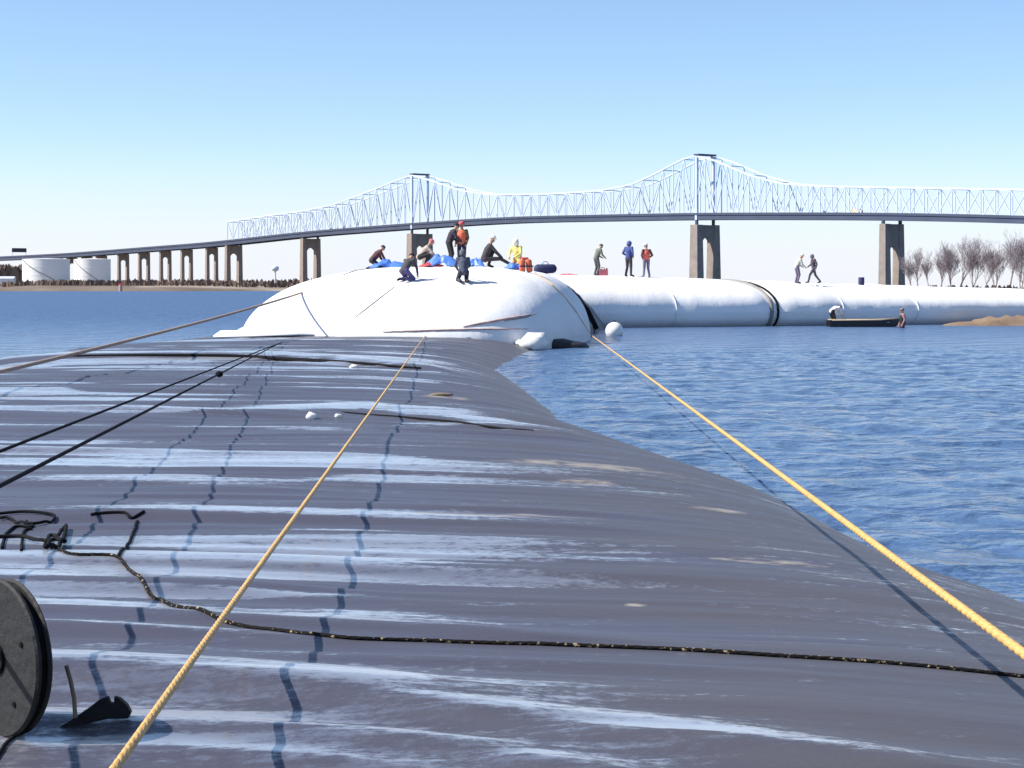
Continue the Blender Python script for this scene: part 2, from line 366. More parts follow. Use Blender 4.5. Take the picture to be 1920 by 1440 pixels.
# ------------------------------------------------------------------ far shores
def land(name, X0, X1, Y0, Y1, hfun, nx, ny, **k):
    xs = np.linspace(X0, X1, nx); t = np.linspace(0, 1, ny)**2; Xg, Tg = np.meshgrid(xs, t)
    Yg = Y0(Xg)+(Y1-Y0(Xg))*Tg; Z = hfun(Xg, Yg-Y0(Xg))
    return grid_obj(name, np.stack([Xg, Yg, Z], -1).reshape(-1, 3), ny, nx, M['land'], kind='structure')
fs_y = lambda X: 1560+70*vnoise(X*.006, X*0)+18*vnoise(X*.03, X*0)
fs_h = lambda X, q: -1-12*sstep(-260, 60, X-.0*q)+np.minimum(q/14, 1)*2.6+np.minimum(q/120, 1)*4.5+1.6*vnoise(X*.018, q*.02)*np.minimum(q/60, 1)
land('far_shore', -3200, 300, fs_y, 9000, fs_h, 420, 60)
rs_y = lambda X: 395+10*vnoise(X*.03, X*0)
rs_h = lambda X, q: -1+np.minimum(q/8, 1)*1.5+np.minimum(q/60, 1)*1.6+.3*vnoise(X*.1, q*.1)
land('wooded_bank', 62, 420, rs_y, 1200, rs_h, 120, 40)

def leafless_mass(name, pts, hmin, hmax, wid, matl, n, seed, parent=None, **k):
    """a far belt of leafless growth: many upright thin blades"""
    r = random.Random(seed); mb = MB()
    for _ in range(n):
        i = r.randrange(len(pts)-1); t = r.random(); a, b = Vector(pts[i]), Vector(pts[i+1]); p = a.lerp(b, t); p.y += r.uniform(0, wid)
        h = r.uniform(hmin, hmax); lx = r.uniform(-.25, .25)*h; ww = h*r.uniform(.10, .3); a2 = r.uniform(-.6, .6)
        dx, dy = math.cos(a2)*ww, math.sin(a2)*ww
        q = [p+Vector((-dx, -dy, -.5)), p+Vector((dx, dy, -.5)), p+Vector((dx*.9+lx, dy, h*.7)), p+Vector((lx, 0, h)), p+Vector((-dx*.9+lx, -dy, h*.6))]
        mb.add(q, [(0, 1, 2, 3, 4)])
        mb.add([v+Vector((dy, -dx, 0))*.6 for v in q], [(4, 3, 2, 1, 0)])
    return mb.build(name, matl, parent, kind='stuff', **k)
def onfs(x, q):
    d = 1700.
    for _ in range(6): X = (x-CX)/F*d; d = float(fs_y(np.array(X)))+q
    return Vector((X, d, float(fs_h(np.array(X), np.array(q)))))
leafless_mass('scrub', [onfs(x, 60) for x in range(-60, 620, 20)], 2, 5.5, 120, M['scrub'], 1500, 3, label='low brown leafless scrub along the far river bank', cat='scrub')
leafless_mass('far_wood', [onfs(x, 420) for x in (-90, -50, -10, 25, 42)], 12, 22, 120, M['scrub'], 260, 4, label='dark leafless wood on far bank left of white tanks', cat='wood')
leafless_mass('far_wood', [onfs(x, 1500) for x in range(210, 640, 20)], 5, 13, 500, M['scrub'], 900, 5, label='low hazy belt of far woods behind the bridge piers', cat='wood')

# storage tanks
def storage_tank(xa, xb, ytop, q, label):
    b = onfs((xa+xb)/2, q); r = (xb-xa)/2/F*b.y; zt = CAMH-(ytop-HY)/F*b.y-b.z
    t = empty('storage_tank', b, label=label, cat='tank', group='tanks on the far bank')
    MB().lathe([(r, -1), (r, zt)], 96).build('shell', M['tank'], t)
    MB().lathe([(r*1.004, zt), (r*1.004, zt+.5), (r*.6, zt+1.0), (.5, zt+1.4)], 48).build('roof', M['tank'], t)
    mb = MB(); 
    for k in range(26):
        a = -2.6+k*.07; a2 = a+.07; z1 = zt*(1-k/26); z2 = zt*(1-(k+1)/26)
        mb.beam((math.cos(a)*r*1.015, math.sin(a)*r*1.015, z1), (math.cos(a2)*r*1.015, math.sin(a2)*r*1.015, z2), .8, .3)
    mb.build('stairway', M['darkgrey'], t)
    for k, zz in enumerate((.33, .66)): MB().lathe([(r*1.006, zt*zz-.25), (r*1.006, zt*zz+.25)], 48).build('stiffening_ring', M['tank'], t)
storage_tank(43, 130, 487, 260, 'round white storage tank beside the dark leafless wood')
storage_tank(139, 207, 487, 420, 'round white storage tank shaded by the tank next to it')
b = onfs(12, 120); t = empty('shed', b, label='small pale shed at the water edge by the dark wood', cat='shed')
MB().box((0, 0, 2.4), (14, 8, 5.6)).build('wall', M['tank'], t); MB().add([(-7.5, -4.5, 5.2), (7.5, -4.5, 5.2), (7.5, 4.5, 5.2), (-7.5, 4.5, 5.2), (-7.5, 0, 7), (7.5, 0, 7)], [(0, 1, 5, 4), (2, 3, 4, 5), (0, 4, 3), (1, 2, 5), (3, 2, 1, 0)]).build('roof', M['steel'], t)
# distant water tower
b = onfs(516, 900); zt = CAMH-(498-HY)/F*b.y-b.z
t = empty('water_tower', b, label='slender water tower on far bank between two bridge piers', cat='water tower')
MB().lathe([(.3, zt-8), (4, zt-6), (5, zt-3.5), (4, zt-1), (.5, zt)], 20).build('tank', M['steel'], t, smooth=True)
mb = MB()
mb.tube([(0, 0, -1), (0, 0, zt-6)], 1.0, 8); mb.build('stem', M['steel'], t)
# marker pile at the shore
b = onfs(226, -12); b.z = 0
t = empty('marker_pile', b, label='short rusty marker pile standing off the far bank', cat='pile')
MB().tube([(0, 0, -2), (0, 0, 5)], [1.6, 1.3], 8).build('pile', M['mud'], t); MB().box((0, 0, 5.6), (3.6, .3, 2)).build('board', M['red'], t)

# ------------------------------------------------------------------ bridge
CB, AB_ = -3.127e-4, 0.5706
K = math.hypot((AB_-CX*CB)/F, CB); Z0 = 1/K
UX, UY = (AB_-CX*CB)/F*Z0, CB*Z0
O0 = Vector(((582-CX)/F*Z0, Z0, 0)); U = Vector((UX, UY, 0)); W = Vector((-UY, UX, 0))
def s_of(x): return (x-582)/(AB_-CB*x)
def depth_s(s): return Z0*(1+CB*s)
def table(px):
    s = np.array([s_of(x) for x, y in px]); z = np.array([CAMH-(y-HY)/F*depth_s(q) for q, (x, y) in zip(s, px)]); return s, z
def smooth_tab(px, k):
    s, z = table(px); q = np.arange(s[0]-200, s[-1]+60, 5.); zz = np.interp(q, s, z)
    lo = (z[1]-z[0])/(s[1]-s[0]); zz = np.where(q < s[0], z[0]+lo*(q-s[0]), zz)
    ker = np.hanning(k); ker /= ker.sum(); zz = np.convolve(np.r_[zz[0]+(np.arange(-(k//2), 0))*(zz[1]-zz[0]), zz, zz[-1]+np.arange(1, k//2+1)*(zz[-1]-zz[-2])], ker, 'valid')
    return q, zz
dq, dz = smooth_tab([(-250, 496), (0, 489), (135, 483), (231, 476), (310, 470), (397, 464), (438, 460), (582, 444), (787, 429), (960, 418), (1322, 412), (1672, 413), (1910, 419), (2150, 428)], 61)
tq, tz = smooth_tab([(440, 416), (520, 404), (582, 396), (640, 384), (700, 362), (745, 344), (787, 328), (835, 343), (880, 358), (940, 366), (1050, 364), (1140, 358), (1200, 347), (1250, 324), (1295, 299), (1322, 292), (1360, 303), (1420, 329), (1480, 345), (1560, 350), (1672, 352), (1920, 356), (2150, 366)], 7)
zd = lambda s: float(np.interp(s, dq, dz)); ztp = lambda s: float(np.interp(s, tq, tz))
def BPT(s, off, z): return O0+U*s+W*off+Vector((0, 0, z))
br = empty('truss_bridge', BPT(250, 0, 0), label='long pale blue cantilever truss bridge spanning the river', cat='bridge')
def bridge_part(mb, name, m_, parent=None, **k):
    o = mb.build(name, m_, parent or br, **k); 
    if parent is None: o.matrix_parent_inverse = Matrix.Translation(-br.location)
    return o
S0, S1 = -1300, 1230
HWID = 11.5
def sweep(name, prof, m_, sa, sb, step=20):
    """prof: list of (off, dz) closed"""
    mb = MB(); ss = np.arange(sa, sb+.1, step); n = len(prof)
    vs = [BPT(s, o, zd(s)+z) for s in ss for (o, z) in prof]
    fs = [(i*n+j, i*n+(j+1) % n, (i+1)*n+(j+1) % n, (i+1)*n+j) for i in range(len(ss)-1) for j in range(n)]
    fs += [tuple(range(n)), tuple(reversed([(len(ss)-1)*n+j for j in range(n)]))]
    mb.add(vs, fs); return bridge_part(mb, name, m_)
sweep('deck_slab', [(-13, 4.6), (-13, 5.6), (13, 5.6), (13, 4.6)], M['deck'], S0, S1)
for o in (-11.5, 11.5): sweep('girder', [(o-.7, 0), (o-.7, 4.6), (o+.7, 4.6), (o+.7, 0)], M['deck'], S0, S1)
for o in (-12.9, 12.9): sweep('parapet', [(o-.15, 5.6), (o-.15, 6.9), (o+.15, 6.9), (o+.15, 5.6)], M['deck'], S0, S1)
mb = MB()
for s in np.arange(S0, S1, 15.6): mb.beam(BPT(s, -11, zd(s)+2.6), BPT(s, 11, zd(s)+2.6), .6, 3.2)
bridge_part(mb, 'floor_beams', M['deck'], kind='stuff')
SA = s_of(440); SB = 1215
NP = int(round((SB-SA)/15.6)); SS = [SA+(SB-SA)*i/NP for i in range(NP+1)]
for side in (-1, 1):
    o = side*HWID
    mb = MB(); 
    for i in range(NP): mb.beam(BPT(SS[i], o, ztp(SS[i])), BPT(SS[i+1], o, ztp(SS[i+1])), 1.5, 1.6)
    bridge_part(mb, 'top_chord', M['steel'])
    mb = MB()
    for i in range(NP): mb.beam(BPT(SS[i], o, zd(SS[i])+5.9), BPT(SS[i+1], o, zd(SS[i+1])+5.9), 1.3, 1.3)
    bridge_part(mb, 'bottom_chord', M['steel'])
    for i in range(NP+1):
        s = SS[i]; bridge_part(MB().beam(BPT(s, o, zd(s)+5), BPT(s, o, ztp(s)), .8, .8), 'vertical_post', M['steel'])
        if i < NP:
            s2 = SS[i+1]; a, b_ = (BPT(s, o, zd(s)+6), BPT(s2, o, ztp(s2))) if i % 2 else (BPT(s, o, ztp(s)), BPT(s2, o, zd(s2)+6))
            bridge_part(MB().beam(a, b_, .8, .8), 'diagonal_brace', M['steel'])
for i in range(0, NP+1, 2):
    s = SS[i]; bridge_part(MB().beam(BPT(s, -HWID, ztp(s)-.5), BPT(s, HWID, ztp(s)-.5), .7, .9), 'cross_strut', M['steel'])
# main towers carry little cabins on top; end posts are plain
for x in (787, 1322):
    s = s_of(x); bridge_part(MB().box(BPT(s, 0, ztp(s)+1.6), (8, 24, 1.6), Matrix.Rotation(math.atan2(UY, UX), 3, 'Z')), 'maintenance_platform', M['deck'])
    for side in (-1, 1): bridge_part(MB().beam(BPT(s, side*HWID, zd(s)), BPT(s, side*HWID, ztp(s)), 2.6, 2.6), 'tower_post', M['steel'])
MR = Matrix.Rotation(math.atan2(UY, UX), 3, 'Z')
def pier(x, lw, lt, hw, gap, zbase, archz):
    """portal pier: two tapering legs, a head with an arched underside"""
    s = s_of(x); ztop = zd(s)-gap; base = BPT(s, 0, 0)
    p = empty('pier', base); p.parent = br; p.matrix_parent_inverse = Matrix.Translation(-br.location)
    p.rotation_euler = (0, 0, math.atan2(UY, UX))
    for sd in (-1, 1):
        mb = MB(); t0 = 1.25
        zs = [zbase, zbase+5, ztop]; 
        vs = []
        for z in zs:
            k = t0+(1-t0)*(z-zbase)/(ztop-zbase)
            for ax, ay in ((-1, -1), (1, -1), (1, 1), (-1, 1)): vs.append((ax*lt/2*k, sd*hw+ay*lw/2*k, z))
        mb.add(vs, [(i*4+j, i*4+(j+1) % 4, (i+1)*4+(j+1) % 4, (i+1)*4+j) for i in range(2) for j in range(4)]+[(3, 2, 1, 0), (8, 9, 10, 11)])
        mb.build('leg', M['concrete'], p)
    # head: arch profile extruded along the bridge
    a = hw-lw/2+.15; pr = [(-a, ztop-.2), (a, ztop-.2)]; N = 12; spring = ztop-archz-a*.95; crown = ztop-archz
    pr += [(a*math.cos(math.pi*i/N), spring+(crown-spring)*math.sin(math.pi*i/N)) for i in range(N+1)]
    n = len(pr); tt = lt/2*.9
    mb = MB(); mb.add([(-tt, y, z) for y, z in pr]+[(tt, y, z) for y, z in pr], [])
    top0, top1 = 0, 1
    fs = []
    for i in range(N):      # strips between the flat top and the arch
        pass
    ys = [a*math.cos(math.pi*i/N) for i in range(N+1)]
    mb = MB(); vs = []
    for sx in (-tt, tt):
        for i in range(N+1): vs += [(sx, ys[i], ztop-.2), (sx, ys[i], pr[2+i][1])]
    q = 2*(N+1); fs = []
    for i in range(N):
        fs += [(2*i, 2*i+1, 2*i+3, 2*i+2), (q+2*i, q+2*i+2, q+2*i+3, q+2*i+1), (2*i+1, q+2*i+1, q+2*i+3, 2*i+3), (2*i, 2*i+2, q+2*i+2, q+2*i)]
    mb.add(vs, fs); mb.build('arched_head', M['concrete'], p)
    for sd in (-1, 1): MB().box((0, sd*HWID if hw > 9 else sd*hw*.8, ztop+gap/2), (2.6, 2.2, gap+.3)).build('bearing', M['deck'], p)
    MB().box((0, 0, zbase+1), (lt*1.7, hw*2+lw*1.6, 5)).build('footing', M['concrete'], p)
pier(1322, 7.5, 10, 11.8, 5, -3, 12); pier(787, 7.5, 10, 11.8, 6, -3, 14); pier(1672, 6.2, 7, 9.5, 3, -1, 20); pier(582, 6, 7, 10.5, 2, -1, 12)
pier(438, 5.5, 6, 9.5, .6, 0, 11)
for x in (397, 350, 310, 270, 231, 190, 163, 135, 108, 82): pier(x, 4, 4.5, 7, .5, 2, 9)
# sign gantry over the roadway
s = s_of(36); zz = zd(s)+5.6
g = empty('sign_gantry', BPT(s, 0, zz), math.atan2(UY, UX), label='dark overhead sign gantry on the bridge approach above white tanks', cat='sign gantry')
MB().box((0, 0, 11), (1, 26, 7)).build('sign_panel', M['darkgrey'], g)
for sd in (-1, 1): MB().tube([(0, sd*12, 0), (0, sd*12, 11)], .4, 8).build('post', M['steel'], g)
# truck on the deck
s = s_of(1616); t = empty('truck', BPT(s, -6, zd(s)+5.6), math.atan2(UY, UX), label='tan box truck driving across the bridge deck', cat='truck')
MB().box((-1.2, 0, 3.0), (9, 2.6, 3.4)).build('cargo_box', M['truckbody'], t); MB().box((4.7, 0, 2.1), (2.2, 2.4, 2.4), taper=.92).build('cab', M['foam'], t)
MB().box((5.78, 0, 2.6), (.1, 2.0, .9)).build('windscreen', M['glass'], t); MB().box((.4, 0, 1.1), (11, 1.2, .35)).build('chassis', M['black'], t)
for x in (-4.2, -2.9, 4.6):
    for sd in (-1, 1): MB().lathe([(.52, -.15), (.52, .15)], 14, (x, sd*1.1, .52), Matrix.Rotation(R(90), 3, 'X')).build('wheel', M['black'], t)

# ------------------------------------------------------------------ leafless trees on the right bank
def bare_tree(x, d, ytop, label, seed, lean=0., forks=2):
    r = random.Random(seed); X = (x-CX)/F*d; q = d-float(rs_y(np.array(X))); zb = float(rs_h(np.array(X), np.array(q)))
    H_ = CAMH-(ytop-HY)/F*d-zb
    t = empty('bare_tree', (X, d, zb), label=label, cat='tree', group='leafless trees on the right bank')
    tr, cr = MB(), MB()
    def grow(p, dr, L, rad, lev):
        pts = [p]; n = 4; v = dr.copy()
        for i in range(n):
            v = (v+Vector((r.gauss(0, .10), r.gauss(0, .10), r.gauss(.05, .05)))).normalized(); pts.append(pts[-1]+v*L/n)
        rr = [rad*(1-.55*i/n) for i in range(n+1)]
        (tr if lev < 2 else cr).tube(pts, rr, 6 if lev < 2 else 3, caps=False)
        if lev >= 5: return
        k = {0: 6, 1: 5, 2: 4, 3: 3, 4: 3}[lev]
        for i in range(k):
            f = r.uniform(.35, 1.0) if i else 1.0
            j = min(int(f*n), n-1); pp = pts[j].lerp(pts[j+1], f*n-j)
            az = r.uniform(0, 6.28); sp = r.uniform(.25, .75) if lev else r.uniform(.15, .5)
            side = Vector((math.cos(az), math.sin(az), 0)); nd = (v*math.cos(sp)+side*math.sin(sp)+Vector((0, 0, .18))).normalized()
            grow(pp, nd, L*r.uniform(.55, .85), max(rad*.5*(1-.3*f), .02), lev+1)
    for i in range(forks):
        grow(Vector((r.uniform(-.2, .2), r.uniform(-.2, .2), -.3)), Vector((lean+r.uniform(-.22, .22), r.uniform(-.15, .15), 1)).normalized(), H_*.36, H_*.019/math.sqrt(forks), 0)
    zm = max(v[2] for v in cr.v); k = H_/zm
    tr.v = [(a*k, b*k, c*k) for a, b, c in tr.v]; cr.v = [(a*k, b*k, c*k) for a, b, c in cr.v]
    tr.build('trunk', M['bark'], t, smooth=True); cr.build('crown', M['twig'], t)
TR = [(1706, 440, 478, 1), (1722, 455, 462, 1), (1741, 430, 468, 1), (1764, 450, 470, 1), (1785, 425, 448, 2), (1800, 450, 436, 1), (1822, 430, 440, 2), (1845, 470, 470, 1), (1868, 425, 446, 2), (1893, 440, 440, 1), (1915, 420, 428, 2), (1945, 440, 436, 1), (1975, 430, 440, 1)]
TL = ['small slender leafless tree standing against the right bridge pier', 'slim leafless tree just right of the bridge pier, rounded crown', 'short leafless tree with upright fan of twigs near the pier', 'thin low leafless tree in gap before the tall forked one',
      'leafless tree forking low with a wide crown, mid bank', 'tallest leafless tree of the middle clump, single trunk', 'forked leafless tree leaning out of the middle clump', 'low thin leafless tree in the open gap of the wood',
      'forked leafless tree after the open gap in the wood', 'tall single leafless tree beside the big double one', 'big double-trunk leafless tree near the end of the bridge deck', 'leafless tree beyond the big double one', 'outermost leafless tree of the bank']
for i, (x, d, yt, fk) in enumerate(TR): bare_tree(x, d, yt, TL[i], 20+i, lean=random.Random(i).uniform(-.12, .12), forks=fk)
leafless_mass('bank_brush', [(70+i*12, 408+random.Random(i).uniform(-4, 8), .8) for i in range(12)], .6, 2.2, 30, M['scrub'], 900, 9, label='reddish brown brush under the leafless trees', cat='brush')

# ------------------------------------------------------------------ black geotextile sheet
ds = [2.5]
while ds[-1] < 69.5: ds.append(ds[-1]*1.0034)
ds = np.array(ds); tt = np.linspace(0, 1, 190)
Dg = np.repeat(ds[:, None], len(tt), 1); L_ = edge_l(ds)[:, None]-.7; R_ = edge_r(ds)[:, None]+.7
Xg = L_+(R_-L_)*tt[None]**.75
sheet = grid_obj('geotextile_sheet', np.stack([Xg, Dg, Hsheet(Xg, Dg)], -1).reshape(-1, 3), len(ds), len(tt), M['sheet'],
                 label='broad black wrinkled geotextile sheet floating on the river', cat='geotextile sheet')
wa_ = sheet.data.attributes.new('glare', 'FLOAT', 'POINT'); wa_.data.foreach_set('value', glare_streaks(Xg, Dg).ravel().astype(np.float32))
def sheet_path(px, rad, dens=.05, lift=0.):
    P = [SH(x, y) for x, y in px]; out_ = []
    # resample a smooth curve through the points, then drape it
    k = len(P)
    for i in range(k-1):
        p0, p1, p2, p3 = P[max(i-1, 0)], P[i], P[i+1], P[min(i+2, k-1)]
        n = max(3, int((p2-p1).length/dens))
        for j in range(n):
            t = j/n; q = .5*((2*p1)+(p2-p0)*t+(2*p0-5*p1+4*p2-p3)*t*t+(3*p1-p0-3*p2+p3)*t**3); out_.append(q)
    out_.append(P[-1]); A = np.array([(p.x, p.y) for p in out_]); z = Hsheet(A[:, 0], A[:, 1])
    return [Vector((a, b, c+rad*.8+lift)) for (a, b), c in zip(A, z)]
# black strips laid along two folds as their dark shade
for px, r_, dd_ in (([(130, 669), (480, 671), (790, 686)], .045, -.25), ([(640, 768), (840, 780), (1000, 793)], .018, -.1)):
    Q = [flat(x, y, .52) for x, y in px]; A = np.linspace(0, 1, 60); X_ = np.interp(A, np.linspace(0, 1, 3), [q.x for q in Q]); Y_ = np.interp(A, np.linspace(0, 1, 3), [q.y for q in Q])+dd_
    MB().tube([Vector((x, y, z+r_*.35)) for x, y, z in zip(X_, Y_, np.convolve(np.pad(Hsheet(X_, Y_), 7, 'edge'), np.ones(15)/15, 'valid'))], [r_*(.3+.7*math.sin(.1+2.9*t)) for t in A], 6).build('fold_shade_strip', M['black'], sheet, smooth=True)

def rope(name, pts, rad, m_, label, group=None, twist=True, parent=None, pitch=None):
    mb = MB()
    if twist:
        pitch = pitch or rad*14; pts = [Vector(p) for p in pts]; L = [0]
        for a, b_ in zip(pts, pts[1:]): L.append(L[-1]+(b_-a).length)
        n = int(min(L[-1]/pitch*9, 4200)); T = np.linspace(0, L[-1], n); A = np.array([tuple(p) for p in pts])
        C = np.stack([np.interp(T, L, A[:, i]) for i in range(3)], 1)
        tg = np.gradient(C, axis=0); tg /= np.linalg.norm(tg, axis=1)[:, None]
        sx = np.cross(tg, [0, 0, 1.]); sx /= np.linalg.norm(sx, axis=1)[:, None]; sz = np.cross(sx, tg)
        for k in range(3):
            a = (2*math.pi*T/pitch+k*2.0944)[:, None]; mb.tube([Vector(v) for v in C+(sx*np.cos(a)+sz*np.sin(a))*rad*.25], rad*.78, 7, caps=True)
    else: mb.tube(pts, rad, 7)
    return mb.build(name, m_, parent, smooth=True, label=label, cat='rope', group=group)
def line(a, b, n=40, sag=0.):
    return [a.lerp(b, i/(n-1))-Vector((0, 0, sag*4*(i/(n-1))*(1-i/(n-1)))) for i in range(n)]
# ------------------------------------------------------------------ white geotextile bag and long tube
na, nb = 150, 60
th = np.linspace(0, 2*np.pi, na); ro = 1-(1-np.linspace(0, 1, nb))**1.7
Tg, Rg = np.meshgrid(th, ro); ca, sa = np.cos(Tg), np.sin(Tg); pu = np.where(ca > 0, 5.0, 2.2)
Ya = AY+AB*np.sign(sa)*Rg**(1/2.3)*np.abs(sa)**(2/2.3); Xa = AX+.10*(Ya-AY)+AA*np.sign(ca)*Rg**(1/pu)*np.abs(ca)**(2/pu); Za = HA(Xa, Ya); Za[-1] = -.25
bag = grid_obj('geotextile_bag', np.stack([Xa, Ya, Za], -1).reshape(-1, 3), nb, na, M['white'],
               label='big bulging white geotextile bag with crew working on top', cat='geotextile bag')
# flat apron of the bag, lying on the sheet
AP = [(400, 632), (470, 633), (560, 631), (650, 630), (730, 630), (800, 632), (880, 634), (950, 638), (990, 642)]
vs = []
for i, (x, y) in enumerate(np.array(AP, float)):
    f = SH(x, y); f.z = float(Hsheet(f.x, f.y))+.05
    for j in range(6):
        Y = f.y+j*.9; X = f.x+j*.10; z = max(float(Hsheet(X, min(Y, 69))), 0)+(.05, .17, .20, .17, .22, .3)[j]+.03*math.sin(j*1.7+i); vs.append((X, Y, z))
n = len(AP); apm = MB().add(vs+[(a, b_, c-.04) for a, b_, c in vs], [(i*6+j, (i+1)*6+j, (i+1)*6+j+1, i*6+j+1) for i in range(n-1) for j in range(5)]+[(n*6+i*6, n*6+i*6+6, i*6+6, i*6) for i in range(n-1)][:n-1])
apm.build('apron', M['white'], bag, smooth=True)
def bag_path(px, rad, n=14):
    out_ = []
    for (a, b_) in zip(px, px[1:]):
        for i in range(n):
            x = a[0]+(b_[0]-a[0])*i/n; y = a[1]+(b_[1]-a[1])*i/n; p = march(HA, x, y, 60, 92); p.z += rad*.5; out_.append(p)
    return out_
for nm, px, r_, m_ in (('seam', [(742, 536), (705, 565), (660, 600)], .016, 'strap'), ('seam', [(640, 517), (690, 500)], .02, 'strap'), ('muddy_fold', [(718, 624), (800, 621), (880, 619), (1000, 618)], .035, 'mud'), ('muddy_fold', [(868, 614), (930, 603), (1000, 590)], .045, 'mud'), ('muddy_fold', [(945, 603), (985, 596), (1010, 587)], .025, 'strap')):
    bp2 = bag_path(px, r_); MB().tube(bp2, [r_*(.25+.75*max(0., math.sin(math.pi*i/(len(bp2)-1)))**.6) for i in range(len(bp2))], 6).build(nm, M[m_], bag, smooth=True)
# long tube: swept rounded section
na = 40; ph = np.linspace(0, 2*np.pi, na)
TX = np.gradient(BX); TY = np.gradient(BY); tl = np.hypot(TX, TY); NX, NY = TY/tl, -TX/tl
cp, sp = np.cos(ph), np.sin(ph); se = lambda v: np.sign(v)*np.abs(v)**(2/2.2)
zt = BZ*(.35+.65*_pin)
off = BW*_pin[:, None]*se(cp)[None]; zz = np.where(sp[None] > 0, .8+(zt[:, None]-.8)*se(sp)[None], .8+1.7*se(sp)[None])
endf = np.clip(1-np.clip(1-BS/5., 0, 1)**2, 0, 1)**.5; endf[0] = 0
off = off*endf[:, None]; zz = .8+(zz-.8)*(.3+.7*endf[:, None])
V = np.stack([BX[:, None]+NX[:, None]*off, BY[:, None]+NY[:, None]*off, zz], -1)
tube = grid_obj('geotextile_tube', V.reshape(-1, 3), len(BX), na, M['white'], label='long white geotextile tube lying in water beyond the bag', cat='geotextile tube')
def ring(sx, r_, grow=.03):
    i = int(np.abs(BX-sx).argmin()); sec = V[i]; c = np.array([BX[i], BY[i], .8])
    return [Vector(c+(p-c)*(1+grow)) for p in sec[2:24]] if False else [Vector(c+(p-c)*(1+grow/3)) for p in sec]
for sx, nm, r_, m_ in ((12.35, 'lashing_strap', .13, 'strap'), (12.7, 'lashing_strap', .07, 'black'), (7.0, 'seam', .03, 'white'), (16.6, 'seam', .03, 'white'), (21.2, 'seam', .035, 'white'), (30, 'seam', .03, 'white')):
    MB().tube(ring(sx, r_), r_, 6, caps=False).build(nm, M[m_], tube, smooth=True)
# dark gathered fabric in the gap between bag and tube
gth = empty('gathered_fabric', at(1085, 590, 88), label='dark gathered folds of fabric in gap between bag and tube', cat='fabric folds')
for k, (px, dd, r_) in enumerate(((((1003, 511), (1040, 532), (1075, 566), (1098, 605), (1108, 636)), 84, .10), (((1012, 511), (1052, 534), (1086, 570), (1106, 606), (1113, 632)), 90, .13), (((1025, 516), (1066, 540), (1098, 578), (1114, 610), (1120, 632)), 94, .09), (((1052, 534), (1084, 556), (1108, 588), (1122, 620)), 98, .11), (((1070, 548), (1100, 582), (1118, 618)), 92, .16))):
    P = [at(x, y, dd-.0*i) for i, (x, y) in enumerate(px)]; o = MB().tube(P, [r_]*len(P), 8).build('fold', M['black' if k in (1, 4) else ('strap' if k in (0, 2) else 'rubber')], gth, smooth=True); o.matrix_parent_inverse = Matrix.Translation(-gth.location)
# fill cloth closing the gap behind the folds
mb = MB(); A_ = [(1000, 512), (1040, 530), (1078, 563), (1100, 600), (1112, 640)]; B_ = [(1030, 512), (1075, 535), (1112, 570), (1135, 605), (1140, 640)]
vs = []
for a, b_ in zip(A_, B_):
    for j in range(6):
        t = j/5; p = at(a[0], a[1], 86).lerp(at(b_[0], b_[1], 103), t); p.z += .25*math.sin(j*2.6)*(.6 if j % 2 else 1)-.25; vs.append(p)
mb.add(vs, [(i*6+j, i*6+j+1, (i+1)*6+j+1, (i+1)*6+j) for i in range(4) for j in range(5)])
o = mb.build('slack_cloth', M['strap'], gth, smooth=True); o.matrix_parent_inverse = Matrix.Translation(-gth.location)
o.modifiers.new('thickness', 'SOLIDIFY').thickness = .03

# ------------------------------------------------------------------ ropes
a = march(HA, 797, 630, 60, 92); nb_ = at(215, 1440, 5.1); e = nb_+(nb_-a).normalized()*2.6
rope('mooring_rope', line(e, a, 60), .0135, M['yellow'], 'taut yellow rope running over the black sheet to bag front')
far = at(1108, 628, 74); near = at(1920, 1226, 5.5); e = near+(near-far).normalized()*3.2
rope('mooring_rope', line(e, far, 70)+[march(HA, x_, y_, 60, 92)+Vector((0, -.05, .06)) for x_, y_ in ((1092, 606), (1078, 584), (1060, 561), (1036, 538), (1004, 514))], .0155, M['yellow'], 'taut yellow rope crossing open water to the gap beside bag')
far = march(HA, 566, 549, 60, 92); near = at(0, 690, 30.); e = near+(near-far).normalized()*8
rope('mooring_rope', line(e, far, 40, .1), .035, M['oldrope'], 'faded brownish rope over water to the left flank of bag')
a = SH(531, 645); a.z += .06
near = at(0, 846, 12.6); e = near+(near-a).normalized()*4
rope('black_line', line(e, a, 40), .012, M['black'], 'upper of two taut black lines converging towards the bag', twist=False)
near = at(0, 911, 9.1); e = near+(near-a).normalized()*4
rope('black_line', line(e, a-Vector((0, .3, 0)), 40), .012, M['black'], 'lower of two taut black lines converging, with a knot', twist=False)
k_ = near.lerp(a, float(np.interp(411, [((near.lerp(a, t)).x/(near.lerp(a, t)).y*F+CX) for t in np.linspace(0, 1, 400)], np.linspace(0, 1, 400)))); o = MB().lathe([(.01, -.04), (.045, -.025), (.055, 0), (.04, .03), (.01, .045)], 10, (k_.x, k_.y, k_.z)).build('knot', M['black'], bpy.data.objects['black_line.001'], smooth=True)
rope('hauling_rope', sheet_path([(96, 1024), (130, 1040), (225, 1050), (262, 1084), (318, 1136), (400, 1158), (520, 1184), (640, 1198), (800, 1204), (1000, 1210), (1250, 1220), (1450, 1232), (1650, 1245), (1920, 1272), (2060, 1286)], .009, .04), .0105, M['flecked'], 'long black rope with tan flecks lying across the sheet', pitch=.16)
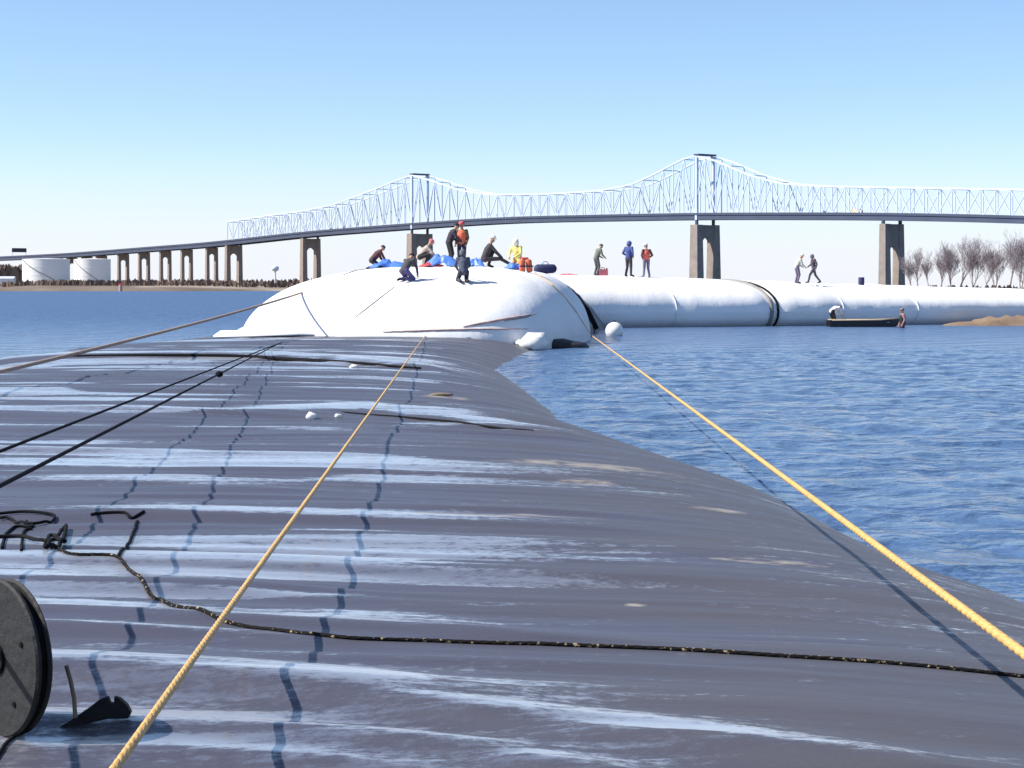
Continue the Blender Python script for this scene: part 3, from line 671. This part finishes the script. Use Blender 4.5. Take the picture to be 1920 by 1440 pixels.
# tangled cord on the left
rope('tangled_cord', sheet_path([(-40, 975), (0, 968), (45, 964), (90, 968), (102, 976), (80, 984), (50, 986), (20, 978), (0, 976)], .01, .03, .01), .011, M['black'], 'looped black cord end beside the knotted tangle', group='tangled cords', twist=False)
rope('tangled_cord', sheet_path([(4, 1030), (10, 1006), (28, 990), (60, 990), (50, 980)], .01, .03), .011, M['black'], 'black cord curling up to the small loop', group='tangled cords', twist=False)
rope('tangled_cord', sheet_path([(40, 1034), (44, 1000), (60, 994)], .01, .03), .010, M['black'], 'short black cord bend next to knotted tangle', group='tangled cords', twist=False)
rope('tangled_cord', sheet_path([(-30, 1016), (40, 1014), (90, 1022), (118, 1000), (124, 996), (112, 1030), (84, 1034), (100, 1020), (122, 1024), (96, 1012), (86, 1026)], .012, .02, .02), .013, M['black'], 'knotted black cord tangle at end of long rope', group='tangled cords', twist=False)
rope('tangled_cord', sheet_path([(170, 968), (200, 964), (235, 964), (246, 974), (270, 962)], .01, .03), .011, M['black'], 'loose black cord lying behind the curved cord stub', group='tangled cords', twist=False)
rope('tangled_cord', sheet_path([(222, 1046), (240, 1022), (254, 990), (258, 980)], .01, .03), .011, M['black'], 'curved black cord stub rising from the long rope', group='tangled cords', twist=False)
rope('tangled_cord', sheet_path([(-20, 1440), (4, 1408), (20, 1390), (40, 1372)], .008, .03), .0075, M['black'], 'black cord end poking out below the reel', group='tangled cords', twist=False)

# litter on the sheet
def lump(name, p, s, m_, label, cat, seed=1, group=None, flatz=.6):
    bm = bmesh.new(); bmesh.ops.create_icosphere(bm, subdivisions=2, radius=1)
    r = random.Random(seed)
    for v in bm.verts:
        k = 1+r.uniform(-.22, .22); v.co = Vector((v.co.x*s[0]*k, v.co.y*s[1]*k, max(v.co.z, -.5)*s[2]*k))
    me = bpy.data.meshes.new(name); bm.to_mesh(me); bm.free(); me.materials.append(m_)
    for f in me.polygons: f.use_smooth = True
    o = bpy.data.objects.new(name, me); col.objects.link(o); o.location = p; return tag(o, label, cat, group)
p = SH(584, 786); lump('plastic_scrap', p+Vector((0, 0, .03)), (.065, .06, .06), M['foam'], 'crumpled white plastic scrap beside the bright glare band', 'scrap', 3)
p = SH(634, 782); lump('plastic_scrap', p+Vector((0, 0, .01)), (.05, .05, .03), M['foam'], 'small flat pale scrap right of the crumpled white one', 'scrap', 5)
p = SH(664, 690); lump('plastic_scrap', p+Vector((0, 0, .02)), (.10, .08, .05), M['foam'], 'pale scrap lying just in front of the dark fold', 'scrap', 8)
p = SH(826, 742); lump('driftwood', p+Vector((0, 0, .01)), (.2, .07, .04), M['brown'], 'thin brown stick of driftwood with silt on sheet', 'driftwood', 9)
# dark debris between sheet and float
p = flat(1056, 652); lump('tarp_heap', p+Vector((0, .2, .05)), (.85, .6, .26), M['rubber'], 'dark crumpled tarp heap behind the white fender float', 'tarp', 12)

# floats
def float_ball(p, r_, label, squash=1.0):
    t = empty('float', p, label=label, cat='float'); prof = [(r_*math.sin(math.pi*i/14)+.002, -r_*squash*math.cos(math.pi*i/14)) for i in range(15)]
    MB().lathe(prof, 24).build('ball', M['foam'], t, smooth=True)
    mb = MB(); mb.tube([(r_*.14*math.cos(a), 0, r_*squash*1.02+r_*.14*math.sin(a)) for a in np.linspace(0, 6.28, 14)], r_*.04, 6); mb.build('eyelet', M['black'], t, smooth=True)
    return t
p = flat(1152, 630); float_ball((p.x, p.y, .22), .40, 'round white float ball bobbing off the end of tube')
p = flat(1002, 654); t = empty('fender_float', (p.x, p.y-1.6, .16), label='lumpy white fender float at corner of black sheet', cat='float')
o = lump('bladder', (0, 0, .1), (.52, .4, .36), M['foam'], None, None, 21); o.parent = t
MB().tube([(-.5, 0, .1), (-.68, .02, .05)], [.14, .05], 10).build('neck', M['foam'], t, smooth=True)

# ------------------------------------------------------------------ reel and rubber flap in the near corner
c = SH(0, 1384); rc = .283
reel = empty('cable_reel', (c.x-.012, c.y+.05, c.z-.01), R(-47), label='dark grey cable reel standing on edge on the sheet', cat='reel')
RM = Matrix.Rotation(R(90), 3, 'X')            # axis along local y; face towards -y
def disc(r0, r1, y0, y1, n=44):
    mb = MB(); prof = [(r0, -y0), (r1-.008, -y0), (r1, -y0-.008), (r1, -y1+.008), (r1-.008, -y1), (r0, -y1)]
    k = len(prof); vs = []
    for (r_, z) in prof:
        for j in range(n):
            a_ = 2*math.pi*j/n; q = r_*(1+.006*math.sin(3*a_+r_*9)); vs.append(Vector((q*math.cos(a_), -z, rc+q*math.sin(a_))))
    return mb.add(vs, [(i*n+j, ((i+1) % k)*n+j, ((i+1) % k)*n+(j+1) % n, i*n+(j+1) % n) for i in range(k) for j in range(n)])
disc(.032, rc, -.012, .012).build('flange', M['reel'], reel, smooth=False)
disc(.032, rc*.985, .038, .056).build('flange', M['reel'], reel)
disc(.032, .25, .012, .038).build('drum', M['rubber'], reel)
disc(.03, .055, -.02, -.0125, 24).build('hub_plate', M['black'], reel)
mb = MB()
for k in range(2): mb.tube([(.255*math.cos(a_), .019+k*.012, rc+.255*math.sin(a_)) for a_ in np.linspace(0, 2*math.pi, 40)], .007, 6)
mb.build('wound_cord', M['black'], reel, smooth=True)
for k in range(5):
    a_ = k*1.2566+.4; MB().lathe([(.010, -.004), (.010, .004)], 8, (.19*math.cos(a_), -.014, rc+.19*math.sin(a_)), RM).build('bolt', M['black'], reel)
# loose cord hanging from the reel
P = [at(124, 1248, c.y+.10), at(132, 1275, c.y+.09), at(139, 1310, c.y+.06), at(141, 1346, c.y+.03)]
rope('cord_tail', P, .008, M['brown'], 'short stiff cord tail hanging off the reel edge', twist=False)
# curled flap with a notched end
F0 = [(84, 1392), (110, 1372), (140, 1352), (168, 1332), (190, 1314), (202, 1309), (207, 1309), (209, 1322), (217, 1322), (219, 1308), (229, 1312), (240, 1326), (245, 1342), (238, 1355), (200, 1356), (160, 1366), (120, 1388)]
bp_ = SH(160, 1362); dF = bp_.y
mb = MB(); fr = []
for x, y in F0:
    p = at(x, y, dF+.0006*(x-160)); p.z += .012; p.y += .10*math.sin((y-1300)/90*1.3)-.06; fr.append(p)
bk = [p+Vector((.004, .012, .003)) for p in fr]; n = len(fr)
mb.add(fr+bk, [tuple(range(n)), tuple(reversed(range(n, 2*n)))]+[(i, n+i, n+(i+1) % n, (i+1) % n) for i in range(n)])
mb.build('rubber_flap', M['rubber'], label='curled black rubber flap with a notched end beside reel', cat='rubber flap')

# ------------------------------------------------------------------ sand spit, skiff
sp0 = flat(1770, 611); Xs = np.linspace(0, 26, 60); Ys = np.linspace(-3.2, 4, 20); Xg, Yg = np.meshgrid(Xs, Ys)
pr = np.exp(-(Yg/1.9)**2)*(1-np.exp(-Xg/5))*1.15+.22*vnoise(Xg*.8, Yg*1.4)+.12*vnoise(Xg*2.6, Yg*3); 
grid_obj('sand_bank', np.stack([sp0.x+Xg, sp0.y+Yg+.12*Xg+1.6, pr-.2], -1).reshape(-1, 3), 20, 60, M['sand'], kind='structure')
bA, bB = flat(1556, 613), flat(1690, 613); bl = (bB-bA).length
skf = empty('skiff', (bA+bB)/2+Vector((0, .6, 0)), math.atan2(bB.y-bA.y, bB.x-bA.x), label='low dark flat-bottomed skiff moored along the white tube', cat='skiff')
vs = []; NS = 9
for i in range(NS):
    t = i/(NS-1)*2-1; x = t*bl/2; hw = .72*(1-max(0, t)**4*.55); zb = -.12+.22*max(0, t)**3; zt_ = .34+.10*max(0, t)**2
    for (k, z) in ((-1, zt_), (-.85, zb), (.85, zb), (1, zt_), (.93, zt_), (.8, zb+.05), (-.8, zb+.05), (-.93, zt_)): vs.append((x, k*hw, z))
mb = MB().add(vs, [(i*8+j, i*8+(j+1) % 8, (i+1)*8+(j+1) % 8, (i+1)*8+j) for i in range(NS-1) for j in range(8)]+[tuple(range(8)), tuple(reversed([(NS-1)*8+j for j in range(8)]))])
mb.build('hull', M['hull'], skf)
for x in (-1.2, .1, 1.2): MB().box((x, 0, .26), (.26, 1.26, .04)).build('thwart', M['wood'], skf)
MB().box((-bl/2+.5, 0, .40), (.8, 1.3, .05)).build('stern_board', M['wood'], skf)
for sd in (-1, 1): MB().tube([(-bl/2+.1, sd*.73, .37), (bl*.2, sd*.73, .38), (bl/2-.05, sd*.36, .46)], .035, 6).build('gunwale', M['wood'], skf, smooth=True)

# ------------------------------------------------------------------ people
skin = mat('skin', (.42, .24, .17), .6)
_fab = {}
def fabric(c):
    if c not in _fab: _fab[c] = mat('fabric', c, .85, var=.18, scale=9, bump=.4, bscale=30)
    return _fab[c]
ST_ = dict(pelvis=(0, 0, .95), chest=(0, 0, 1.27), neck=(0, 0, 1.48), head=(0, .02, 1.63), shL=(-.19, 0, 1.42), elL=(-.25, -.03, 1.15), wrL=(-.23, .10, .92), shR=(.19, 0, 1.42), elR=(.25, -.03, 1.15), wrR=(.23, .10, .92),
           hiL=(-.10, 0, .93), knL=(-.11, .03, .50), anL=(-.12, -.02, .09), toL=(-.15, .16, .04), hiR=(.10, 0, .93), knR=(.11, .03, .50), anR=(.12, -.02, .09), toR=(.15, .16, .04))
def pose(**k): d = dict(ST_); d.update(k); return d
P_STAND = pose()
P_POCKET = pose(elL=(-.30, -.08, 1.16), wrL=(-.17, .12, 1.02), elR=(.30, -.08, 1.16), wrR=(.17, .12, 1.02), head=(0, .05, 1.62), hiL=(-.1, 0, .93), anL=(-.17, -.02, .09), toL=(-.22, .15, .04), anR=(.16, -.04, .09), toR=(.21, .14, .04))
P_STOOP = pose(chest=(0, .12, 1.24), neck=(0, .22, 1.42), head=(0, .30, 1.55), shL=(-.19, .16, 1.36), shR=(.19, .16, 1.36), elL=(-.24, .22, 1.1), wrL=(-.16, .42, .98), elR=(.24, .22, 1.1), wrR=(.16, .42, .98), knL=(-.12, .10, .50), knR=(.12, .10, .50))
P_STRIDE = pose(chest=(0, .06, 1.25), neck=(0, .10, 1.46), head=(0, .13, 1.61), knL=(-.1, .26, .52), anL=(-.1, .36, .10), toL=(-.11, .54, .05), knR=(.1, -.12, .50), anR=(.1, -.42, .12), toR=(.11, -.26, .04), elL=(-.25, -.12, 1.15), wrL=(-.23, -.06, .90), elR=(.25, .10, 1.15), wrR=(.23, .30, 1.0))
P_KNEEL = dict(pelvis=(0, -.16, .40), chest=(0, .08, .66), neck=(0, .22, .82), head=(0, .32, .92), shL=(-.19, .17, .77), elL=(-.25, .30, .50), wrL=(-.15, .48, .26), shR=(.19, .17, .77), elR=(.25, .30, .50), wrR=(.15, .48, .26),
               hiL=(-.11, -.15, .38), knL=(-.16, .24, .10), anL=(-.13, -.24, .09), toL=(-.13, -.36, .05), hiR=(.11, -.15, .38), knR=(.16, .24, .10), anR=(.13, -.24, .09), toR=(.13, -.36, .05))
P_KNEELUP = dict(P_KNEEL, chest=(0, -.05, .72), neck=(0, .02, .92), head=(0, .07, 1.06), shL=(-.19, 0, .86), shR=(.19, 0, .86), elL=(-.26, .10, .62), elR=(.26, .10, .62), wrL=(-.14, .32, .48), wrR=(.14, .32, .48))
P_CROUCH = dict(pelvis=(0, -.20, .46), chest=(0, .04, .74), neck=(0, .18, .92), head=(0, .27, 1.04), shL=(-.19, .12, .86), elL=(-.28, .32, .62), wrL=(-.16, .52, .42), shR=(.19, .12, .86), elR=(.28, .32, .62), wrR=(.16, .52, .42),
                hiL=(-.11, -.18, .44), knL=(-.20, .22, .56), anL=(-.17, .06, .10), toL=(-.20, .24, .04), hiR=(.11, -.18, .44), knR=(.20, .22, .56), anR=(.17, .06, .10), toR=(.20, .24, .04))
P_SITLEG = dict(P_CROUCH, pelvis=(0, -.15, .34), hiL=(-.11, -.12, .32), hiR=(.11, -.12, .32), chest=(0, .0, .68), neck=(0, .10, .90), head=(0, .16, 1.05), shL=(-.19, .06, .82), shR=(.19, .06, .82), knR=(.2, .42, .34), anR=(.24, .86, .10), toR=(.26, .98, .16), elR=(.27, .24, .60), wrR=(.18, .44, .44))
P_BENT = pose(pelvis=(0, -.15, .92), hiL=(-.1, -.15, .90), hiR=(.1, -.15, .90), chest=(0, .16, 1.08), neck=(0, .36, 1.16), head=(0, .50, 1.16), shL=(-.19, .28, 1.13), shR=(.19, .28, 1.13), elL=(-.22, .42, .88), elR=(.22, .42, .88), wrL=(-.14, .62, .72), wrR=(.14, .62, .72))
def capsule(mb, a, b_, ra, rb, fl=1.0, side=Vector((1, 0, 0)), n=12):
    """tapered limb with round ends; fl > 1 widens it along `side`"""
    a, b_ = Vector(a), Vector(b_); t = b_-a; L = t.length; t = t.normalized() if L > 1e-6 else Vector((0, 0, 1))
    sx = side-t*side.dot(t); sx = sx.normalized() if sx.length > .05 else t.orthogonal().normalized(); sy = t.cross(sx)
    prof = [(-ra*math.cos(q), ra*math.sin(q)) for q in (.15, .5, .9, 1.3)]+[(L+rb*math.sin(q), rb*math.cos(q)) for q in (.1, .5, .9, 1.4)]
    vs = [a+t*z+(sx*math.cos(2*math.pi*j/n)*fl+sy*math.sin(2*math.pi*j/n))*r_ for z, r_ in prof for j in range(n)]
    k = len(prof); mb.add(vs, [(i*n+j, i*n+(j+1) % n, (i+1)*n+(j+1) % n, (i+1)*n+j) for i in range(k-1) for j in range(n)]+[tuple(reversed(range(n))), tuple((k-1)*n+j for j in range(n))])
def person(p, rz, P, label, top, legs, scale=1., hat=None, hatkind='helmet', vest=None, boots=(.02, .02, .02), hair=(.03, .02, .015), hood=None):
    P = {k: Vector(v) for k, v in P.items()}; root = empty('person', p, rz, label=label, cat='person', group='crew members'); root.scale = (scale,)*3
    mb = MB(); B = []      # bones: (a, b, material index)
    def limb(a, b_, ra, rb, mi, fl=1.0): capsule(mb, a, b_, ra, rb, fl); B.append((Vector(a), Vector(b_), mi))
    limb(P['pelvis'], P['chest'], .135, .15, 0, 1.22); limb(P['chest'], P['chest'].lerp(P['neck'], .62), .15, .105, 0, 1.35)
    limb(P['hiL'].lerp(P['hiR'], .3), P['hiL'].lerp(P['hiR'], .7), .125, .125, 1)
    limb(P['neck']-(P['neck']-P['chest'])*.12, P['head'], .058, .06, 2)
    hd = (P['head']-P['neck']).normalized(); fwd = Vector((0, 1, 0))-hd*hd.y; fwd = fwd.normalized() if fwd.length > .1 else Vector((0, 0, -1)); rt = fwd.cross(hd)
    limb(P['head']-hd*.035+fwd*.012, P['head']+hd*.05, .078, .092, 2); limb(P['head']+fwd*.05-hd*.07, P['head']+fwd*.055-hd*.03, .04, .05, 2)
    for s_ in 'LR':
        sg = -1 if s_ == 'L' else 1
        limb(P['sh'+s_], P['el'+s_], .072, .056, 0); limb(P['el'+s_], P['wr'+s_], .056, .043, 0)
        limb(P['sh'+s_].lerp(P['chest'], .25), P['sh'+s_], .09, .075, 0)
        limb(P['hi'+s_], P['kn'+s_], .103, .075, 1); limb(P['kn'+s_], P['an'+s_], .073, .056, 1); limb(P['an'+s_], P['to'+s_], .055, .042, 3, 1.15)
        w_ = P['wr'+s_]; fd = (w_-P['el'+s_]).normalized(); limb(w_, w_+fd*.08, .036, .034, 2)
    me = bpy.data.meshes.new('body'); me.from_pydata(mb.v, [], mb.f); tmp = bpy.data.objects.new('tmp', me); col.objects.link(tmp)
    rm = tmp.modifiers.new('r', 'REMESH'); rm.mode = 'VOXEL'; rm.voxel_size = .02
    sm = tmp.modifiers.new('s', 'SMOOTH'); sm.iterations = 3; sm.factor = .5
    dg = bpy.context.evaluated_depsgraph_get(); dg.update(); m2 = bpy.data.meshes.new_from_object(tmp.evaluated_get(dg))
    bpy.data.objects.remove(tmp); bpy.data.meshes.remove(me); m2.name = 'body'
    nv = len(m2.polygons); cen = np.empty(nv*3); m2.polygons.foreach_get('center', cen); cen = cen.reshape(-1, 3)
    best = np.full(nv, 9.); mi = np.zeros(nv, int)
    for a, b_, k in B:
        a = np.array(a); t = np.array(b_)-a; L = max(t @ t, 1e-9); u = np.clip((cen-a) @ t/L, 0, 1); dist = np.linalg.norm(cen-a-u[:, None]*t, axis=1)-(.08 if k == 0 else (.06 if k == 1 else .045))
        sel = dist < best; best[sel] = dist[sel]; mi[sel] = k
    # fingers, nose and ears are joined to the same body
    ex = MB()
    for s_ in 'LR':
        sg = -1 if s_ == 'L' else 1; w_ = P['wr'+s_]; fd = (w_-P['el'+s_]).normalized(); sd = fd.cross(Vector((0, 0, 1))); sd = sd.normalized() if sd.length > .1 else Vector((1, 0, 0)); dn = fd.cross(sd)
        if dn.z > 0: dn = -dn
        for k in range(4):
            o_ = w_+fd*.085+sd*(k-1.5)*.019; l_ = (.062, .074, .07, .054)[k]; ex.tube([o_, o_+fd*l_*.5+dn*.008, o_+fd*l_*.85+dn*.028], [.0095, .009, .007], 6)
        o_ = w_+fd*.03-sd*sg*.03; ex.tube([o_, o_-sd*sg*.028+fd*.03, o_-sd*sg*.024+fd*.06+dn*.012], [.012, .0105, .008], 6)
        ex.tube([P['head']+rt*sg*.088-hd*.03, P['head']+rt*sg*.094+hd*.02], [.018, .022], 6)
    ex.tube([P['head']+fwd*.092+hd*.012, P['head']+fwd*.118-hd*.022], [.010, .016], 6)
    bm = bmesh.new(); bm.from_mesh(m2); 
    vv = [bm.verts.new(v) for v in ex.v]
    for f in ex.f: bm.faces.new([vv[i] for i in f])
    bm.to_mesh(m2); bm.free()
    m2.materials.clear()
    for c_ in (fabric(top), fabric(legs), skin, fabric(boots)): m2.materials.append(c_)
    full = list(mi)+[2]*(len(m2.polygons)-nv); m2.polygons.foreach_set('material_index', full); m2.polygons.foreach_set('use_smooth', [True]*len(full)); m2.update()
    body = bpy.data.objects.new('body', m2); col.objects.link(body); body.parent = root
    HM = Matrix((rt, fwd, hd)).transposed(); hc = P['head']+hd*.03
    if hat:
        prof = [(.116, .02), (.124, .03), (.122, .07), (.105, .115), (.07, .142), (.004, .152)]
        h = MB().lathe(prof, 18, hc, HM).build('helmet' if hatkind == 'helmet' else 'cap', fabric(hat) if hatkind != 'helmet' else mat('helmet_shell', hat, .35), root, smooth=True)
        mb = MB(); br_ = [HM @ Vector((.125*math.cos(q), .10+.07*math.sin(q), .028)) + hc for q in np.linspace(0, math.pi, 9)]; mb.add(br_+[v+hd*.012 for v in br_], [tuple(range(9)), tuple(reversed(range(9, 18)))]+[(i, i+9, (i+1) % 9+9, (i+1) % 9) for i in range(9)]); mb.build('brim', h.data.materials[0], h)
    elif hood: MB().lathe([(.10, -.12), (.122, -.06), (.125, .02), (.112, .08), (.07, .125), (.004, .14)], 16, P['head']-fwd*.022, HM).build('hood', fabric(hood), root, smooth=True)
    else: MB().lathe([(.104, .0), (.106, .04), (.094, .085), (.06, .118), (.004, .128)], 16, P['head']-fwd*.014, HM).build('hair', fabric(hair), root, smooth=True)
    if vest:
        mv = MB(); capsule(mv, P['pelvis'].lerp(P['chest'], .12), P['chest'], .15, .166, 1.22); capsule(mv, P['chest'], P['chest'].lerp(P['neck'], .45), .172, .125, 1.32); mv.build('vest', fabric(vest), root, smooth=True)
    return root
def onA(x, y, dy=0.):
    p = march(HA, x, y, 60, 90); 
    if dy: p.y += dy; p.x = (x-CX)/F*p.y; p.z = float(HA(np.array([p.x]), np.array([p.y]))[0])
    return p-Vector((0, 0, .03))
def onB(x, y, dy=0.):
    p = march(HB, x, y, 95, 140, 800)
    if dy: p.y += dy; p.x = (x-CX)/F*p.y; p.z = float(HB(p.x, p.y)[0])
    return p-Vector((0, 0, .03))
BK = (.02, .02, .022)
person(onA(704, 500, 1.2), R(-70), P_KNEEL, 'crew member in dark maroon jacket hunched low beside blue tarp', (.09, .03, .035), BK, .95, hair=(.06, .05, .05))
person(onA(762, 526), R(-35), P_KNEEL, 'kneeling crew member in grey jacket and purple trousers casting a shadow', (.06, .06, .062), (.10, .08, .22), .97)
person(onA(795, 494, .8), R(-80), P_CROUCH, 'crouching crew member in pale jacket and red cap', (.42, .35, .30), BK, .95, hat=(.62, .16, .16), hatkind='cap')
person(onA(842, 490, 1.6), R(-70), P_STOOP, 'standing crew member all in black with stooped back, facing orange vest', (.035, .028, .045), BK, 1.06, hair=BK)
person(onA(866, 490, 1.8), R(160), P_STAND, 'standing crew member in orange vest, olive jacket and navy trousers', (.16, .11, .04), (.02, .02, .06), 1.03, hat=(.55, .10, .12), hatkind='cap', vest=(.80, .16, .09))
person(onA(868, 529), R(10), P_KNEELUP, 'kneeling crew member in slate grey jacket seen from behind', (.075, .085, .12), (.03, .032, .05), 1.0, hood=(.10, .11, .12))
person(onA(915, 499, .6), R(-75), P_SITLEG, 'sitting crew member with white helmet and leg stretched out', (.05, .045, .045), (.035, .03, .032), 1.08, hat=(.85, .84, .80))
person(onA(968, 494, .8), R(150), P_KNEELUP, 'kneeling crew member in bright yellow jacket and white hood', (.78, .66, .22), (.60, .36, .14), 1.06, hood=(.86, .84, .66))
person(onB(1118, 511), R(-60), P_STOOP, 'standing crew member in grey-green overalls beside red fuel can', (.15, .17, .13), (.08, .085, .085), 1.08, hair=(.10, .11, .10))
person(onB(1179, 517), R(-40), P_POCKET, 'standing crew member in blue jacket and dark trousers, hands at front', (.05, .075, .24), (.05, .04, .05), 1.16, hood=(.07, .09, .24))
person(onB(1212, 519), R(20), P_POCKET, 'standing crew member in orange-red vest, pale helmet and grey trousers', (.14, .05, .05), (.16, .15, .24), 1.10, hat=(.86, .80, .80), vest=(.72, .15, .10))
person(onB(1494, 531), R(-70), P_STOOP, 'stooping crew member in white and olive top on long tube', (.45, .46, .38), (.15, .12, .18), 1.02, hat=(.84, .84, .82))
person(onB(1526, 531), R(95), P_STRIDE, 'striding crew member in dark purple clothes on long tube', (.07, .05, .075), (.06, .05, .08), 1.0, hood=(.16, .13, .18))
ps = skf.location
person(Vector((at(1562, 600, ps.y).x, ps.y-.1, -.02)), R(-55), P_BENT, 'crew member in white shirt bending at stern of the skiff', (.84, .82, .78), BK, .95, hair=(.05, .04, .03))
q = flat(1692, 615); person(Vector((q.x, q.y, -.75)), R(100), P_STAND, 'crew member in black waders and pink sleeves standing by skiff bow', (.34, .18, .18), (.015, .012, .015), 1.02, vest=(.02, .015, .02), hair=(.10, .07, .04))

# ------------------------------------------------------------------ gear on the tubes
def crumple(name, p, sx, sy, h, m_, label, cat, seed):
    xs = np.linspace(-1, 1, 22); Xg, Yg = np.meshgrid(xs, xs); r2 = Xg**2+Yg**2
    wob = 1+.25*vnoise(Xg*2+seed*7, Yg*2); z = h*np.clip(1-(r2*wob)**1.1*.8, 0, 1)*(.6+.6*np.abs(vnoise(Xg*2.4+seed*3, Yg*2.4)))+.02
    th_ = np.arctan2(Yg, Xg); k = .8+.2*np.cos(3*th_+seed)
    o = grid_obj(name, np.stack([Xg*sx*k, Yg*sy*k, z], -1).reshape(-1, 3), 22, 22, m_, label=label, cat=cat); o.location = p
    o.modifiers.new('thickness', 'SOLIDIFY').thickness = .012; return o
crumple('tarp', onA(728, 499, .5), .75, .6, .34, M['bluetarp'], 'crumpled blue tarp beside the hunched maroon jacket', 'tarp', 1)
crumple('tarp', onA(832, 497, .2), .75, .6, .45, M['bluetarp'], 'crumpled blue tarp at feet of the two standing crew', 'tarp', 2)
crumple('tarp', onA(893, 499, .2), .45, .4, .32, M['bluetarp'], 'small blue tarp fold beside the sitting crew member', 'tarp', 3)
crumple('tarp', onA(962, 505, .1), .40, .4, .28, M['bluetarp'], 'blue cloth bundle in front of the yellow jacket', 'tarp', 5)
crumple('cloth', onA(806, 499, .3), .55, .3, .14, M['red'], 'flat red cloth at the crouching crew member', 'cloth', 6)
# orange life jacket
p = onA(986, 510); t = empty('life_jacket', p, R(20), label='bright orange life jacket propped up near yellow jacket', cat='life jacket')
for sd in (-1, 1): mb = MB(); capsule(mb, (sd*.15, 0, .1), (sd*.13, .05, .44), .09, .085, 1.5); mb.build('front_panel', M['orange'], t, smooth=True)
mb = MB(); mb.tube([(-.15, .06, .42), (-.1, .12, .54), (.1, .12, .54), (.15, .06, .42)], .06, 8); mb.build('collar', M['red'], t, smooth=True)
MB().box((0, -.08, .25), (.56, .03, .05)).build('strap', M['navy'], t)
# duffel bag
p = onA(1022, 503, 1.0); t = empty('duffel_bag', p, R(12), label='dark blue duffel bag alone beyond the life jacket', cat='bag')
mb = MB(); capsule(mb, (-.26, 0, .22), (.30, 0, .24), .21, .19); mb.build('body', M['navy'], t, smooth=True)
mb = MB(); mb.tube([(-.12, -.02, .42), (-.06, 0, .52), (.08, 0, .52), (.14, -.02, .42)], .018, 6); mb.build('handle', M['bluetarp'], t, smooth=True)
# red fuel can
p = onB(1131, 511, -.2); t = empty('fuel_can', p, R(8), label='faded red fuel can by the grey-green overalls', cat='fuel can')
MB().box((0, 0, .19), (.52, .26, .38), taper=.94).build('body', M['pink'], t)
mb = MB(); mb.tube([(-.14, 0, .36), (-.12, 0, .46), (.06, 0, .46), (.09, 0, .36)], .022, 6); mb.build('handle', M['pink'], t, smooth=True)
MB().tube([(.18, 0, .36), (.22, 0, .45)], .035, 8).build('spout', M['black'], t)
p = onB(1066, 514, .2); crumple('cloth', p, .6, .3, .10, M['pink'], 'flat faded red cloth on tube before the fuel can', 'cloth', 9)
# blue barrel on the tube
p = onB(1615, 535, .4); t = empty('drum', p, label='small blue drum standing alone on the long tube', cat='drum')
MB().lathe([(.17, 0), (.18, .03), (.18, .2), (.188, .22), (.18, .24), (.18, .44), (.17, .47)], 18).build('shell', M['navy'], t, smooth=True); MB().lathe([(.155, .47), (.15, .48)], 18).build('lid', M['bluetarp'], t)
